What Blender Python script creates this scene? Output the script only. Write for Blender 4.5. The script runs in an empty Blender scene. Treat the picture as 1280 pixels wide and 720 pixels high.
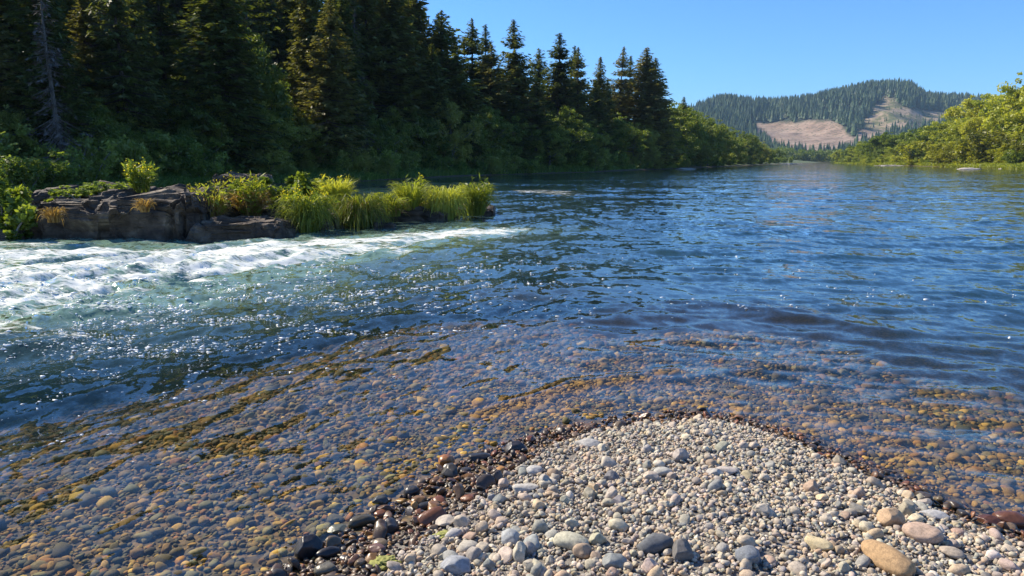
import bpy, math, random
import numpy as np
from mathutils import Vector, Matrix

# ------------------------------------------------------------------ camera, sky, sun, exposure
SC = bpy.context.scene
COL = SC.collection
R = math.radians
CAM_Z = 1.75
FPX = 931.0                      # focal length in pixels of a 1280 wide frame
HORIZON = 201.5
PITCH = math.atan((360 - HORIZON) / FPX)
cam = bpy.data.cameras.new("camera")
cam.sensor_width = 36.0
cam.lens = FPX / 1280 * 36.0
cam.clip_start = 0.1
cam.clip_end = 20000
camo = bpy.data.objects.new("camera", cam)
camo.location = (0, 0, CAM_Z)
camo.rotation_euler = (math.pi / 2 - PITCH, 0, 0)
COL.objects.link(camo)
SC.camera = camo

SUN_AZ = -59.0                   # degrees from straight ahead, negative = towards the left
SUN_EL = 40.0
w = bpy.data.worlds.new("World")
SC.world = w
w.use_nodes = True
nt = w.node_tree
nt.nodes.clear()
sky = nt.nodes.new("ShaderNodeTexSky")
sky.sky_type = 'NISHITA'
sky.sun_disc = False
sky.sun_elevation = R(SUN_EL)
sky.sun_rotation = R(SUN_AZ)
sky.altitude = 300
sky.air_density = 1.0
sky.dust_density = 0.1
sky.ozone_density = 4.0
bg = nt.nodes.new("ShaderNodeBackground")
bg.inputs[1].default_value = 0.092
wo = nt.nodes.new("ShaderNodeOutputWorld")
tintn = nt.nodes.new("ShaderNodeMix")
tintn.data_type = 'RGBA'
tintn.blend_type = 'MULTIPLY'
tintn.inputs[0].default_value = 1.0
tintn.inputs[7].default_value = (0.48, 0.82, 1.20, 1)     # a very clear, deep blue late summer sky
nt.links.new(sky.outputs[0], tintn.inputs[6])
nt.links.new(tintn.outputs[2], bg.inputs[0])
nt.links.new(bg.outputs[0], wo.inputs[0])

sl = bpy.data.lights.new("sun", 'SUN')
sl.energy = 4.6
sl.angle = R(0.53)
sl.color = (1.0, 0.89, 0.72)
so = bpy.data.objects.new("sun", sl)
az, el = R(SUN_AZ), R(SUN_EL)
sdir = Vector((math.sin(az) * math.cos(el), math.cos(az) * math.cos(el), math.sin(el)))
so.rotation_euler = sdir.to_track_quat('Z', 'Y').to_euler()
so.location = (-60, 40, 60)
COL.objects.link(so)

SC.view_settings.view_transform = 'Standard'
SC.view_settings.look = 'None'
SC.view_settings.exposure = 0.85
SC.view_settings.gamma = 1.0
SC.cycles.max_bounces = 6
SC.cycles.diffuse_bounces = 3
SC.cycles.glossy_bounces = 3
SC.cycles.transmission_bounces = 3
SC.cycles.transparent_max_bounces = 8

# ------------------------------------------------------------------ helpers
rng = np.random.default_rng(7)
random.seed(7)


def at(px, py, z=0.0):
    """ground point seen at a pixel of the 1280x720 photograph, on the level z"""
    cx, cy = (px - 640) / FPX, -(py - 360) / FPX
    cp, sp = math.cos(PITCH), math.sin(PITCH)
    d = np.array([cx, cp + cy * sp, -sp + cy * cp])
    t = (z - CAM_Z) / d[2]
    return np.array([d[0] * t, d[1] * t])


def ray_xy(px, dist):
    """x, y at forward distance dist in the vertical plane through a column near the horizon"""
    return np.array([(px - 640) / FPX * math.cos(PITCH) * dist, dist])


def z_at(py, dist):
    """height seen at row py (near the horizon) at forward distance dist"""
    return CAM_Z + math.tan(math.atan((360 - py) / FPX) - PITCH) * dist


def pix(x, y, z):
    """arrays of world points -> photo pixels"""
    cp, sp = math.cos(PITCH), math.sin(PITCH)
    f = y * cp - (z - CAM_Z) * sp
    u = y * sp + (z - CAM_Z) * cp
    f = np.where(f < 1e-3, 1e-3, f)
    return 640 + FPX * x / f, 360 - FPX * u / f


def _hash(ix, iy, iz, seed):
    h = (ix.astype(np.int64) * 374761393 + iy.astype(np.int64) * 668265263 + iz.astype(np.int64) * 2147483647 + seed * 974634777) & 0xFFFFFFFF
    h = ((h ^ (h >> 13)) * 1274126177) & 0xFFFFFFFF
    h = ((h ^ (h >> 16)) * 2246822519) & 0xFFFFFFFF
    h = h ^ (h >> 15)
    return (h & 0xFFFFFF) / float(0xFFFFFF)


def noise2(x, y, seed=0):
    ix, iy = np.floor(x), np.floor(y)
    fx, fy = x - ix, y - iy
    zz = np.zeros_like(ix)

    def g(dx, dy):
        a = _hash(ix + dx, iy + dy, zz, seed) * 2 * np.pi
        return np.cos(a) * (fx - dx) + np.sin(a) * (fy - dy)
    ux, uy = fx ** 3 * (fx * (fx * 6 - 15) + 10), fy ** 3 * (fy * (fy * 6 - 15) + 10)
    a = g(0, 0) * (1 - ux) + g(1, 0) * ux
    b = g(0, 1) * (1 - ux) + g(1, 1) * ux
    return (a * (1 - uy) + b * uy) * 1.5


def noise3(x, y, z, seed=0):
    ix, iy, iz = np.floor(x), np.floor(y), np.floor(z)
    fx, fy, fz = x - ix, y - iy, z - iz
    s = lambda f: f * f * (3 - 2 * f)
    ux, uy, uz = s(fx), s(fy), s(fz)
    r = 0
    for dx in (0, 1):
        for dy in (0, 1):
            for dz in (0, 1):
                wgt = (ux if dx else 1 - ux) * (uy if dy else 1 - uy) * (uz if dz else 1 - uz)
                r = r + wgt * _hash(ix + dx, iy + dy, iz + dz, seed)
    return r * 2 - 1


def fbm2(x, y, seed=0, octv=4, gain=0.5):
    r, a = 0, 1.0
    for k in range(octv):
        r = r + a * noise2(x * 2 ** k, y * 2 ** k, seed + k * 17)
        a *= gain
    return r


def sstep(a, b, x):
    t = np.clip((x - a) / (b - a), 0, 1)
    return t * t * (3 - 2 * t)


def sdist(x, y, poly):
    """signed distance to a polygon, positive inside"""
    P = np.asarray(poly, float)
    best = np.full(x.shape, 1e18)
    inside = np.zeros(x.shape, bool)
    n = len(P)
    for i in range(n):
        a, b = P[i], P[(i + 1) % n]
        ab = b - a
        t = np.clip(((x - a[0]) * ab[0] + (y - a[1]) * ab[1]) / max(ab @ ab, 1e-12), 0, 1)
        d = (x - a[0] - t * ab[0]) ** 2 + (y - a[1] - t * ab[1]) ** 2
        best = np.minimum(best, d)
        c = (a[1] > y) != (b[1] > y)
        with np.errstate(divide='ignore', invalid='ignore'):
            xi = a[0] + (y - a[1]) * ab[0] / (ab[1] if ab[1] != 0 else 1e-12)
        inside ^= c & (x < xi)
    d = np.sqrt(best)
    return np.where(inside, d, -d)


def mk_mesh(name, V, F, mat=None, attrs=None, cols=None, smooth=True):
    V = np.ascontiguousarray(V, np.float32)
    F = np.ascontiguousarray(F, np.int32)
    me = bpy.data.meshes.new(name)
    k = F.shape[1]
    me.vertices.add(len(V))
    me.vertices.foreach_set("co", V.ravel())
    me.loops.add(F.size)
    me.loops.foreach_set("vertex_index", F.ravel())
    me.polygons.add(len(F))
    me.polygons.foreach_set("loop_start", np.arange(0, F.size, k, dtype=np.int32))
    me.polygons.foreach_set("use_smooth", np.full(len(F), smooth, dtype=bool))
    me.update(calc_edges=True)
    for nme, arr in (attrs or {}).items():
        a = me.attributes.new(nme, 'FLOAT', 'POINT')
        a.data.foreach_set("value", np.ascontiguousarray(arr, np.float32).ravel())
    for nme, arr in (cols or {}).items():
        a = me.attributes.new(nme, 'FLOAT_COLOR', 'POINT')
        c = np.ones((len(V), 4), np.float32)
        c[:, :3] = arr
        a.data.foreach_set("color", c.ravel())
    if mat:
        me.materials.append(mat)
    return me


def link(name, me, parent=None, loc=None):
    o = bpy.data.objects.new(name, me)
    COL.objects.link(o)
    if parent:
        o.parent = parent
    if loc is not None:
        o.location = loc
    return o


def tag(o, label=None, cat=None, group=None, kind=None):
    if label:
        o["label"] = label
    if cat:
        o["category"] = cat
    if group:
        o["group"] = group
    if kind:
        o["kind"] = kind
    return o


def dup(root, loc, rot=(0, 0, 0), scale=(1, 1, 1)):
    r = root.copy()
    COL.objects.link(r)
    r.location, r.rotation_euler, r.scale = loc, rot, scale
    for ch in list(root.children):
        c = ch.copy()
        COL.objects.link(c)
        c.parent = r
    return r


class Kind:
    """a prototype: meshes for the parts; the first placement makes it, later ones copy it"""

    def __init__(self, name, parts):
        self.name, self.parts, self.first = name, parts, None

    def place(self, loc, rot=(0, 0, 0), scale=(1, 1, 1)):
        if self.first is None:
            r = bpy.data.objects.new(self.name, None)
            COL.objects.link(r)
            for n, me in self.parts:
                link(n, me, r)
            self.first = r
            r.location, r.rotation_euler, r.scale = loc, rot, scale
            return r
        return dup(self.first, loc, rot, scale)


# ------------------------------------------------------------------ materials
def new_mat(name):
    m = bpy.data.materials.new(name)
    m.use_nodes = True
    m.node_tree.nodes.clear()
    return m, m.node_tree


def N(t, typ, **kw):
    n = t.nodes.new(typ)
    for k, v in kw.items():
        if k.startswith("i_"):
            n.inputs[k[2:].replace("_", " ")].default_value = v
        else:
            setattr(n, k, v)
    return n


def ramp(t, pts, interp='LINEAR'):
    n = t.nodes.new("ShaderNodeValToRGB")
    n.color_ramp.interpolation = interp
    e = n.color_ramp.elements
    while len(e) < len(pts):
        e.new(0.5)
    for el_, (p, c) in zip(e, pts):
        el_.position = p
        el_.color = (*c, 1) if len(c) == 3 else c
    return n


def mixc(t, fac, a, b, blend='MIX'):
    n = t.nodes.new("ShaderNodeMix")
    n.data_type = 'RGBA'
    n.blend_type = blend
    for sock, v in ((n.inputs[0], fac), (n.inputs[6], a), (n.inputs[7], b)):
        if hasattr(v, "is_output"):
            t.links.new(v, sock)
        elif isinstance(v, (int, float)):
            sock.default_value = v
        else:
            sock.default_value = (*v, 1)
    return n.outputs[2]


def mathn(t, op, a, b=None, c=None, clamp=False):
    n = t.nodes.new("ShaderNodeMath")
    n.operation = op
    n.use_clamp = clamp
    for i, v in enumerate((a, b, c)):
        if v is None:
            continue
        if hasattr(v, "is_output"):
            t.links.new(v, n.inputs[i])
        else:
            n.inputs[i].default_value = v
    return n.outputs[0]


def attr(t, name):
    n = t.nodes.new("ShaderNodeAttribute")
    n.attribute_name = name
    return n


def foliage_mat(name, dark, light, trans=0.35, warm=None, hue=0.12):
    m, t = new_mat(name)
    tint = attr(t, "tint")
    oi = N(t, "ShaderNodeObjectInfo")
    c = mixc(t, tint.outputs["Fac"], dark, light)
    if warm:
        f = mathn(t, 'MULTIPLY', mathn(t, 'POWER', oi.outputs["Random"], 2.0), 0.75)
        c = mixc(t, f, c, warm)
    hs = N(t, "ShaderNodeHueSaturation")
    v = mathn(t, 'ADD', mathn(t, 'MULTIPLY', oi.outputs["Random"], 0.6), 0.7)
    t.links.new(v, hs.inputs["Value"])
    t.links.new(c, hs.inputs["Color"])
    d = N(t, "ShaderNodeBsdfDiffuse")
    tr = N(t, "ShaderNodeBsdfTranslucent")
    gl = N(t, "ShaderNodeBsdfGlossy")
    gl.inputs["Roughness"].default_value = 0.45
    gl.inputs["Color"].default_value = (0.6, 0.6, 0.6, 1)
    t.links.new(hs.outputs[0], d.inputs[0])
    b = mixc(t, 1.0, hs.outputs[0], (1.5, 1.45, 0.6), 'MULTIPLY')
    t.links.new(b, tr.inputs[0])
    mx = N(t, "ShaderNodeMixShader")
    mx.inputs[0].default_value = trans
    t.links.new(d.outputs[0], mx.inputs[1])
    t.links.new(tr.outputs[0], mx.inputs[2])
    m2 = N(t, "ShaderNodeMixShader")
    m2.inputs[0].default_value = 0.04
    t.links.new(mx.outputs[0], m2.inputs[1])
    t.links.new(gl.outputs[0], m2.inputs[2])
    o = N(t, "ShaderNodeOutputMaterial")
    t.links.new(m2.outputs[0], o.inputs[0])
    return m


def bark_mat(name, a, b):
    m, t = new_mat(name)
    tc = N(t, "ShaderNodeTexCoord")
    mp = N(t, "ShaderNodeMapping")
    mp.inputs["Scale"].default_value = (6, 6, 0.8)
    t.links.new(tc.outputs["Object"], mp.inputs[0])
    nz = N(t, "ShaderNodeTexNoise", i_Scale=2.0, i_Detail=6.0)
    t.links.new(mp.outputs[0], nz.inputs["Vector"])
    r = ramp(t, [(0.35, a), (0.65, b)])
    t.links.new(nz.outputs["Fac"], r.inputs[0])
    p = N(t, "ShaderNodeBsdfPrincipled", i_Roughness=0.95)
    t.links.new(r.outputs[0], p.inputs["Base Color"])
    o = N(t, "ShaderNodeOutputMaterial")
    t.links.new(p.outputs[0], o.inputs[0])
    return m


M = {}
M['needle'] = foliage_mat("fir_needles", (0.042, 0.075, 0.022), (0.19, 0.22, 0.055), 0.36, (0.15, 0.13, 0.045))
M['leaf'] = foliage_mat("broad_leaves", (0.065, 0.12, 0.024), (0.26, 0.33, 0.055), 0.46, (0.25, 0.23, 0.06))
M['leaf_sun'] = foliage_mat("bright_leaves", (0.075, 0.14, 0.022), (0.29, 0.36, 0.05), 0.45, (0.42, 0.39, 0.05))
M['shrub'] = foliage_mat("shrub_leaves", (0.095, 0.17, 0.036), (0.32, 0.41, 0.08), 0.46, (0.25, 0.23, 0.08))
M['shrub_gold'] = foliage_mat("golden_shrub_leaves", (0.13, 0.15, 0.02), (0.34, 0.34, 0.03), 0.4)
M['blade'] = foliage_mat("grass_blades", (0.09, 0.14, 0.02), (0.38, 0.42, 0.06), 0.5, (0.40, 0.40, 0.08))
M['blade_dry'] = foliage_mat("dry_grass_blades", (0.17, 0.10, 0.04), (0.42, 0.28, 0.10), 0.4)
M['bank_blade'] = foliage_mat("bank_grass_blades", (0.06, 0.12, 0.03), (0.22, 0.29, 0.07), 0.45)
M['flower'] = foliage_mat("yellow_flowers", (0.50, 0.42, 0.02), (0.75, 0.64, 0.06), 0.35)
M['twig_dry'] = bark_mat("dead_twigs", (0.16, 0.13, 0.11), (0.30, 0.26, 0.23))
M['bark'] = bark_mat("fir_bark", (0.035, 0.026, 0.02), (0.11, 0.085, 0.065))
M['bark_pale'] = bark_mat("alder_bark", (0.10, 0.09, 0.075), (0.26, 0.24, 0.21))


def stone_mat(name, use_attr, wet):
    m, t = new_mat(name)
    if use_attr:
        base = attr(t, "col").outputs["Color"]
    else:
        base = N(t, "ShaderNodeObjectInfo").outputs["Color"]
    geo = N(t, "ShaderNodeNewGeometry")
    nz = N(t, "ShaderNodeTexNoise", i_Scale=55.0, i_Detail=5.0, i_Roughness=0.65)
    t.links.new(geo.outputs["Position"], nz.inputs["Vector"])
    r = ramp(t, [(0.30, (0.62, 0.62, 0.62)), (0.55, (1.0, 1.0, 1.0)), (0.75, (1.25, 1.22, 1.18))])
    t.links.new(nz.outputs["Fac"], r.inputs[0])
    c = mixc(t, 1.0, base, r.outputs[0], 'MULTIPLY')
    sp = N(t, "ShaderNodeTexNoise", i_Scale=420.0, i_Detail=2.0)
    t.links.new(geo.outputs["Position"], sp.inputs["Vector"])
    r2 = ramp(t, [(0.36, (0.7, 0.7, 0.7)), (0.5, (1, 1, 1)), (0.66, (1.2, 1.2, 1.2))])
    t.links.new(sp.outputs["Fac"], r2.inputs[0])
    c = mixc(t, 1.0, c, r2.outputs[0], 'MULTIPLY')
    bp = N(t, "ShaderNodeBump", i_Strength=0.35, i_Distance=0.004)
    t.links.new(nz.outputs["Fac"], bp.inputs["Height"])
    p = N(t, "ShaderNodeBsdfPrincipled")
    t.links.new(c, p.inputs["Base Color"])
    t.links.new(bp.outputs[0], p.inputs["Normal"])
    if use_attr:
        wf = attr(t, "wet").outputs["Fac"]
        ro = mathn(t, 'SUBTRACT', 0.85, mathn(t, 'MULTIPLY', wf, 0.42))
        t.links.new(ro, p.inputs["Roughness"])
    else:
        p.inputs["Roughness"].default_value = 0.35 if wet else 0.85
    o = N(t, "ShaderNodeOutputMaterial")
    t.links.new(p.outputs[0], o.inputs[0])
    return m


M['gravel'] = stone_mat("mixed_gravel", True, False)
M['stone_dry'] = stone_mat("dry_stone", False, False)
M['stone_wet'] = stone_mat("wet_stone", False, True)


def basalt_mat():
    m, t = new_mat("basalt")
    geo = N(t, "ShaderNodeNewGeometry")
    nz = N(t, "ShaderNodeTexNoise", i_Scale=2.2, i_Detail=8.0, i_Roughness=0.62)
    t.links.new(geo.outputs["Position"], nz.inputs["Vector"])
    r = ramp(t, [(0.30, (0.017, 0.011, 0.007)), (0.46, (0.055, 0.038, 0.025)), (0.58, (0.11, 0.080, 0.053)), (0.70, (0.23, 0.18, 0.125))])
    t.links.new(nz.outputs["Fac"], r.inputs[0])
    mp = N(t, "ShaderNodeMapping")
    mp.inputs["Scale"].default_value = (1.5, 1.5, 9)
    t.links.new(geo.outputs["Position"], mp.inputs[0])
    n2 = N(t, "ShaderNodeTexNoise", i_Scale=1.6, i_Detail=6.0)
    t.links.new(mp.outputs[0], n2.inputs["Vector"])
    vc = N(t, "ShaderNodeTexVoronoi", i_Scale=2.4, feature='DISTANCE_TO_EDGE')
    wv = N(t, "ShaderNodeMix")
    wv.data_type = 'VECTOR'
    wv.inputs[0].default_value = 0.12
    t.links.new(geo.outputs["Position"], wv.inputs[4])
    t.links.new(nz.outputs["Color"], wv.inputs[5])
    t.links.new(wv.outputs[1], vc.inputs["Vector"])
    crack = mathn(t, 'MULTIPLY', mathn(t, 'MINIMUM', vc.outputs["Distance"], 0.04), 6.0)
    h = mathn(t, 'ADD', nz.outputs["Fac"], n2.outputs["Fac"])
    h = mathn(t, 'ADD', h, crack)
    bp = N(t, "ShaderNodeBump", i_Strength=0.8, i_Distance=0.10)
    t.links.new(h, bp.inputs["Height"])
    p = N(t, "ShaderNodeBsdfPrincipled", i_Roughness=0.8)
    t.links.new(r.outputs[0], p.inputs["Base Color"])
    t.links.new(bp.outputs[0], p.inputs["Normal"])
    o = N(t, "ShaderNodeOutputMaterial")
    t.links.new(p.outputs[0], o.inputs[0])
    return m


M['basalt'] = basalt_mat()

# ------------------------------------------------------------------ plan of the place (ground outlines)
# the gravel bar's waterline
bar_px = [(345, 735), (400, 690), (440, 665), (480, 640), (525, 610), (565, 588), (610, 566), (660, 546), (720, 530),
          (800, 516), (860, 513), (920, 522), (985, 542), (1045, 566), (1100, 588), (1160, 612), (1220, 636), (1290, 664), (1400, 700)]
BAR = [at(p[0] + 14, p[1] + 9 + 10 * max(0, min(1, (p[0] - 950) / 250))) for p in bar_px] + [np.array(q) for q in ((4.5, 1.5), (6, -2), (6, -9), (-6, -9), (-2.6, -2), (-1.2, 1.6))]
# left bank and right bank waterlines
left_px = [(0, 246), (150, 238), (300, 231), (440, 227), (510, 223), (640, 218), (740, 215.2), (840, 211.2), (900, 208.6), (960, 206), (1003, 204.3)]
LEFT = [np.array((-75., -40.)), np.array((-50., 5.)), np.array((-40., 26.))] + [at(*p) for p in left_px] + \
       [np.array((330., 800.)), np.array((420., 1500.)), np.array((-3000., 1500.)), np.array((-3000., -40.))]
right_px = [(1500, 222), (1380, 216), (1280, 212), (1200, 209.3), (1100, 206.3), (1060, 204.9), (1038, 203.9)]
RIGHT = [np.array((220., -60.)), np.array((170., 60.))] + [at(*p) for p in right_px] + \
        [np.array((400., 820.)), np.array((470., 1500.)), np.array((3000., 1500.)), np.array((3000., -60.))]


def ground_z(x, y):
    x, y = np.asarray(x, float), np.asarray(y, float)
    sb = sdist(x, y, BAR)
    out = np.maximum(-sb, 0)
    slope = 0.045 + 0.075 * sstep(0.5, 2.0, x) + 0.05 * sstep(-1.3, -3.6, x)
    zb = np.where(sb > 0, 0.13 * (1 - np.exp(-sb / 0.6)), -(slope * out + 0.010 * out ** 2))
    zb = np.maximum(zb, -1.6 + 0.25 * noise2(x / 7, y / 7, 3))
    zb = zb + np.where(sb > -4, 0.012 * noise2(x * 1.6, y * 1.6, 5) + 0.008 * noise2(x * 4, y * 4, 6), 0)
    # low bars under water in front of the gravel point
    for (p, q, hh, wd) in SHOALS:
        ab = q - p
        t = np.clip(((x - p[0]) * ab[0] + (y - p[1]) * ab[1]) / (ab @ ab), 0, 1)
        d2 = (x - p[0] - t * ab[0]) ** 2 + (y - p[1] - t * ab[1]) ** 2
        zb = np.maximum(zb, np.where(d2 < 9 * wd * wd, hh - (np.sqrt(d2) / wd) * 0.10, -9))
    sL = sdist(x, y, LEFT)
    px = 640 + FPX * x / np.maximum(y, 1)
    hilly = np.where(y < 5, 1.0, sstep(520, 120, px))
    rise = 0.5 * sstep(-1, 4, sL) + 0.10 * np.clip(sL - 2, 0, 40) + hilly * (0.42 * np.clip(sL - 18, 0, 90))
    zl = np.where(sL > -3, -0.5 + 0.5 * sstep(-3, 0, sL) + rise + 0.25 * noise2(x / 5, y / 5, 9) * sstep(0, 5, sL), -9)
    sR = sdist(x, y, RIGHT)
    riseR = 0.7 * sstep(-2, 10, sR) + 0.065 * np.clip(sR - 6, 0, 110)
    zr = np.where(sR > -6, -0.6 + 0.6 * sstep(-6, 0, sR) + riseR + 0.4 * noise2(x / 12, y / 12, 12) * sstep(0, 10, sR), -9)
    far = np.where(y > 900, sstep(900, 960, y) * 5 - 1.6, -9)
    return np.maximum(np.maximum(zb, zl), np.maximum(zr, far))


SHOALS = [(at(610, 512), at(720, 480), -0.045, 0.16), (at(720, 480), at(845, 462), -0.05, 0.18),
          (at(760, 425), at(930, 408), -0.13, 0.5), (at(860, 450), at(960, 436), -0.12, 0.3), (at(690, 445), at(760, 420), -0.13, 0.4)]


def polar(r0, r1, nr, a0, a1, na, power=None):
    rr = r0 * (r1 / r0) ** np.linspace(0, 1, nr)
    aa = np.linspace(a0, a1, na) if np.isscalar(a0) else a0
    na = len(aa)
    A, RR = np.meshgrid(np.radians(aa), rr)
    x, y = RR * np.sin(A), RR * np.cos(A)
    i = np.arange(nr * na).reshape(nr, na)
    F = np.stack([i[:-1, :-1], i[:-1, 1:], i[1:, 1:], i[1:, :-1]], -1).reshape(-1, 4)
    return x.ravel(), y.ravel(), RR.ravel(), F


# ------------------------------------------------------------------ ground
def ground_mat():
    m, t = new_mat("ground_soil")
    geo = N(t, "ShaderNodeNewGeometry")
    veg = attr(t, "veg")
    n1 = N(t, "ShaderNodeTexNoise", i_Scale=0.35, i_Detail=8.0)
    t.links.new(geo.outputs["Position"], n1.inputs["Vector"])
    g = ramp(t, [(0.3, (0.030, 0.050, 0.016)), (0.5, (0.07, 0.10, 0.025)), (0.68, (0.16, 0.17, 0.05)), (0.8, (0.20, 0.17, 0.09))])
    t.links.new(n1.outputs["Fac"], g.inputs[0])
    vo = N(t, "ShaderNodeTexVoronoi", i_Scale=27.0)
    t.links.new(geo.outputs["Position"], vo.inputs["Vector"])
    s = ramp(t, [(0.0, (0.13, 0.085, 0.035)), (0.35, (0.07, 0.055, 0.03)), (0.6, (0.20, 0.12, 0.045)), (0.85, (0.11, 0.09, 0.06)), (1.0, (0.28, 0.18, 0.06))])
    sv = N(t, "ShaderNodeSeparateColor")
    t.links.new(vo.outputs["Color"], sv.inputs[0])
    t.links.new(sv.outputs[0], s.inputs[0])
    edge = ramp(t, [(0.0, (1, 1, 1)), (0.5, (0.8, 0.8, 0.8)), (0.8, (0.25, 0.25, 0.25))])
    t.links.new(vo.outputs["Distance"], edge.inputs[0])
    bed = mixc(t, 1.0, s.outputs[0], edge.outputs[0], 'MULTIPLY')
    dry = attr(t, "dry")
    n3 = N(t, "ShaderNodeTexNoise", i_Scale=160.0, i_Detail=3.0)
    t.links.new(geo.outputs["Position"], n3.inputs["Vector"])
    dr = ramp(t, [(0.35, (0.09, 0.08, 0.07)), (0.6, (0.26, 0.23, 0.19))])
    t.links.new(n3.outputs["Fac"], dr.inputs[0])
    c = mixc(t, dry.outputs["Fac"], bed, dr.outputs[0])
    c = mixc(t, veg.outputs["Fac"], c, g.outputs[0])
    p = N(t, "ShaderNodeBsdfPrincipled", i_Roughness=0.9)
    t.links.new(c, p.inputs["Base Color"])
    o = N(t, "ShaderNodeOutputMaterial")
    t.links.new(p.outputs[0], o.inputs[0])
    return m


def build_ground():
    x, y, r, F = polar(0.5, 6500, 420, -70, 70, 520)
    z = ground_z(x, y)
    sL, sR, sb = sdist(x, y, LEFT), sdist(x, y, RIGHT), sdist(x, y, BAR)
    veg = np.maximum(np.maximum(sstep(0.2, 2, sL), sstep(0.5, 4, sR)), sstep(900, 940, y))
    me = mk_mesh("ground", np.stack([x, y, z], 1), F, ground_mat(), {"veg": veg, "dry": sstep(0.06, 0.18, sb)})
    tag(link("ground", me), "river bed, gravel bar base and grassy banks", kind="structure")
    x, y, r, F = polar(0.5, 6500, 60, 70, 290, 90)
    z = ground_z(x, y)
    sL, sR, sb = sdist(x, y, LEFT), sdist(x, y, RIGHT), sdist(x, y, BAR)
    me = mk_mesh("ground", np.stack([x, y, z], 1), F, bpy.data.materials["ground_soil"], {"veg": np.maximum(sstep(0.2, 2, sL), sstep(0.5, 4, sR)), "dry": sstep(0.06, 0.18, sb)})
    tag(link("ground", me), "ground behind the viewpoint", kind="structure")


build_ground()


# ------------------------------------------------------------------ water
def water_mat():
    m, t = new_mat("river_water")
    geo = N(t, "ShaderNodeNewGeometry")
    depth, foam, aer, chop = attr(t, "depth"), attr(t, "foam"), attr(t, "aer"), attr(t, "chop")
    # small ripples: perturb the normal by two noise fields
    tot = None
    for sc, amp, st in ((2.6, 0.22, (1.0, 0.55, 1)), (9.0, 0.20, (1.0, 0.6, 1)), (34.0, 0.10, (1, 1, 1))):
        mp = N(t, "ShaderNodeMapping")
        mp.inputs["Scale"].default_value = st
        mp.inputs["Rotation"].default_value = (0, 0, R(25))
        t.links.new(geo.outputs["Position"], mp.inputs[0])
        nz = N(t, "ShaderNodeTexNoise", i_Scale=sc, i_Detail=2.0)
        t.links.new(mp.outputs[0], nz.inputs["Vector"])
        v = N(t, "ShaderNodeVectorMath", operation='SUBTRACT')
        t.links.new(nz.outputs["Color"], v.inputs[0])
        v.inputs[1].default_value = (0.5, 0.5, 0.5)
        v2 = N(t, "ShaderNodeVectorMath", operation='MULTIPLY')
        t.links.new(v.outputs[0], v2.inputs[0])
        v2.inputs[1].default_value = (amp * 2.2, amp * 2.2, 0)
        if tot is None:
            tot = v2.outputs[0]
        else:
            a = N(t, "ShaderNodeVectorMath", operation='ADD')
            t.links.new(tot, a.inputs[0])
            t.links.new(v2.outputs[0], a.inputs[1])
            tot = a.outputs[0]
    sc_ = N(t, "ShaderNodeVectorMath", operation='SCALE')
    t.links.new(tot, sc_.inputs[0])
    t.links.new(chop.outputs["Fac"], sc_.inputs["Scale"])
    a = N(t, "ShaderNodeVectorMath", operation='ADD')
    t.links.new(geo.outputs["Normal"], a.inputs[0])
    t.links.new(sc_.outputs[0], a.inputs[1])
    nn = N(t, "ShaderNodeVectorMath", operation='NORMALIZE')
    t.links.new(a.outputs[0], nn.inputs[0])
    # body of the water
    deepf = N(t, "ShaderNodeMapRange", interpolation_type='SMOOTHSTEP')
    deepf.inputs["From Min"].default_value = 0.15
    deepf.inputs["From Max"].default_value = 0.6
    t.links.new(depth.outputs["Fac"], deepf.inputs["Value"])
    body_c = mixc(t, deepf.outputs[0], (0.016, 0.034, 0.028), (0.012, 0.052, 0.080))
    body_c = mixc(t, aer.outputs["Fac"], body_c, (0.17, 0.27, 0.20))
    body = N(t, "ShaderNodeBsdfDiffuse")
    t.links.new(body_c, body.inputs[0])
    t.links.new(nn.outputs[0], body.inputs["Normal"])
    clear = N(t, "ShaderNodeBsdfTransparent")
    clear.inputs[0].default_value = (0.95, 0.93, 0.84, 1)
    op = mathn(t, 'SUBTRACT', 1.0, mathn(t, 'EXPONENT', mathn(t, 'MULTIPLY', depth.outputs["Fac"], -0.95)), clamp=True)
    op = mathn(t, 'MAXIMUM', op, aer.outputs["Fac"])
    inner = N(t, "ShaderNodeMixShader")
    t.links.new(op, inner.inputs[0])
    t.links.new(clear.outputs[0], inner.inputs[1])
    t.links.new(body.outputs[0], inner.inputs[2])
    dp = N(t, "ShaderNodeVectorMath", operation='DOT_PRODUCT')
    t.links.new(nn.outputs[0], dp.inputs[0])
    t.links.new(geo.outputs["Incoming"], dp.inputs[1])
    om = mathn(t, 'SUBTRACT', 1.0, mathn(t, 'ABSOLUTE', dp.outputs["Value"]), clamp=True)
    fres = mathn(t, 'ADD', 0.02, mathn(t, 'MULTIPLY', 0.98, mathn(t, 'POWER', om, 5.0)))
    gl = N(t, "ShaderNodeBsdfGlossy")
    gl.inputs["Roughness"].default_value = 0.05
    gl.inputs["Color"].default_value = (0.95, 0.95, 0.95, 1)
    t.links.new(nn.outputs[0], gl.inputs["Normal"])
    surf = N(t, "ShaderNodeMixShader")
    t.links.new(fres, surf.inputs[0])
    t.links.new(inner.outputs[0], surf.inputs[1])
    t.links.new(gl.outputs[0], surf.inputs[2])
    # foam: streaks and bubbles where the water breaks
    mp = N(t, "ShaderNodeMapping")
    mp.inputs["Rotation"].default_value = (0, 0, R(-8))
    mp.inputs["Scale"].default_value = (0.5, 1.3, 1)
    t.links.new(geo.outputs["Position"], mp.inputs[0])
    nf = N(t, "ShaderNodeTexNoise", i_Scale=2.2, i_Detail=12.0, i_Roughness=0.78, i_Distortion=0.8)
    t.links.new(mp.outputs[0], nf.inputs["Vector"])
    # threshold falls as foam rises
    nf2 = N(t, "ShaderNodeTexNoise", i_Scale=9.0, i_Detail=8.0, i_Roughness=0.7, i_Distortion=1.0)
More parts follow.
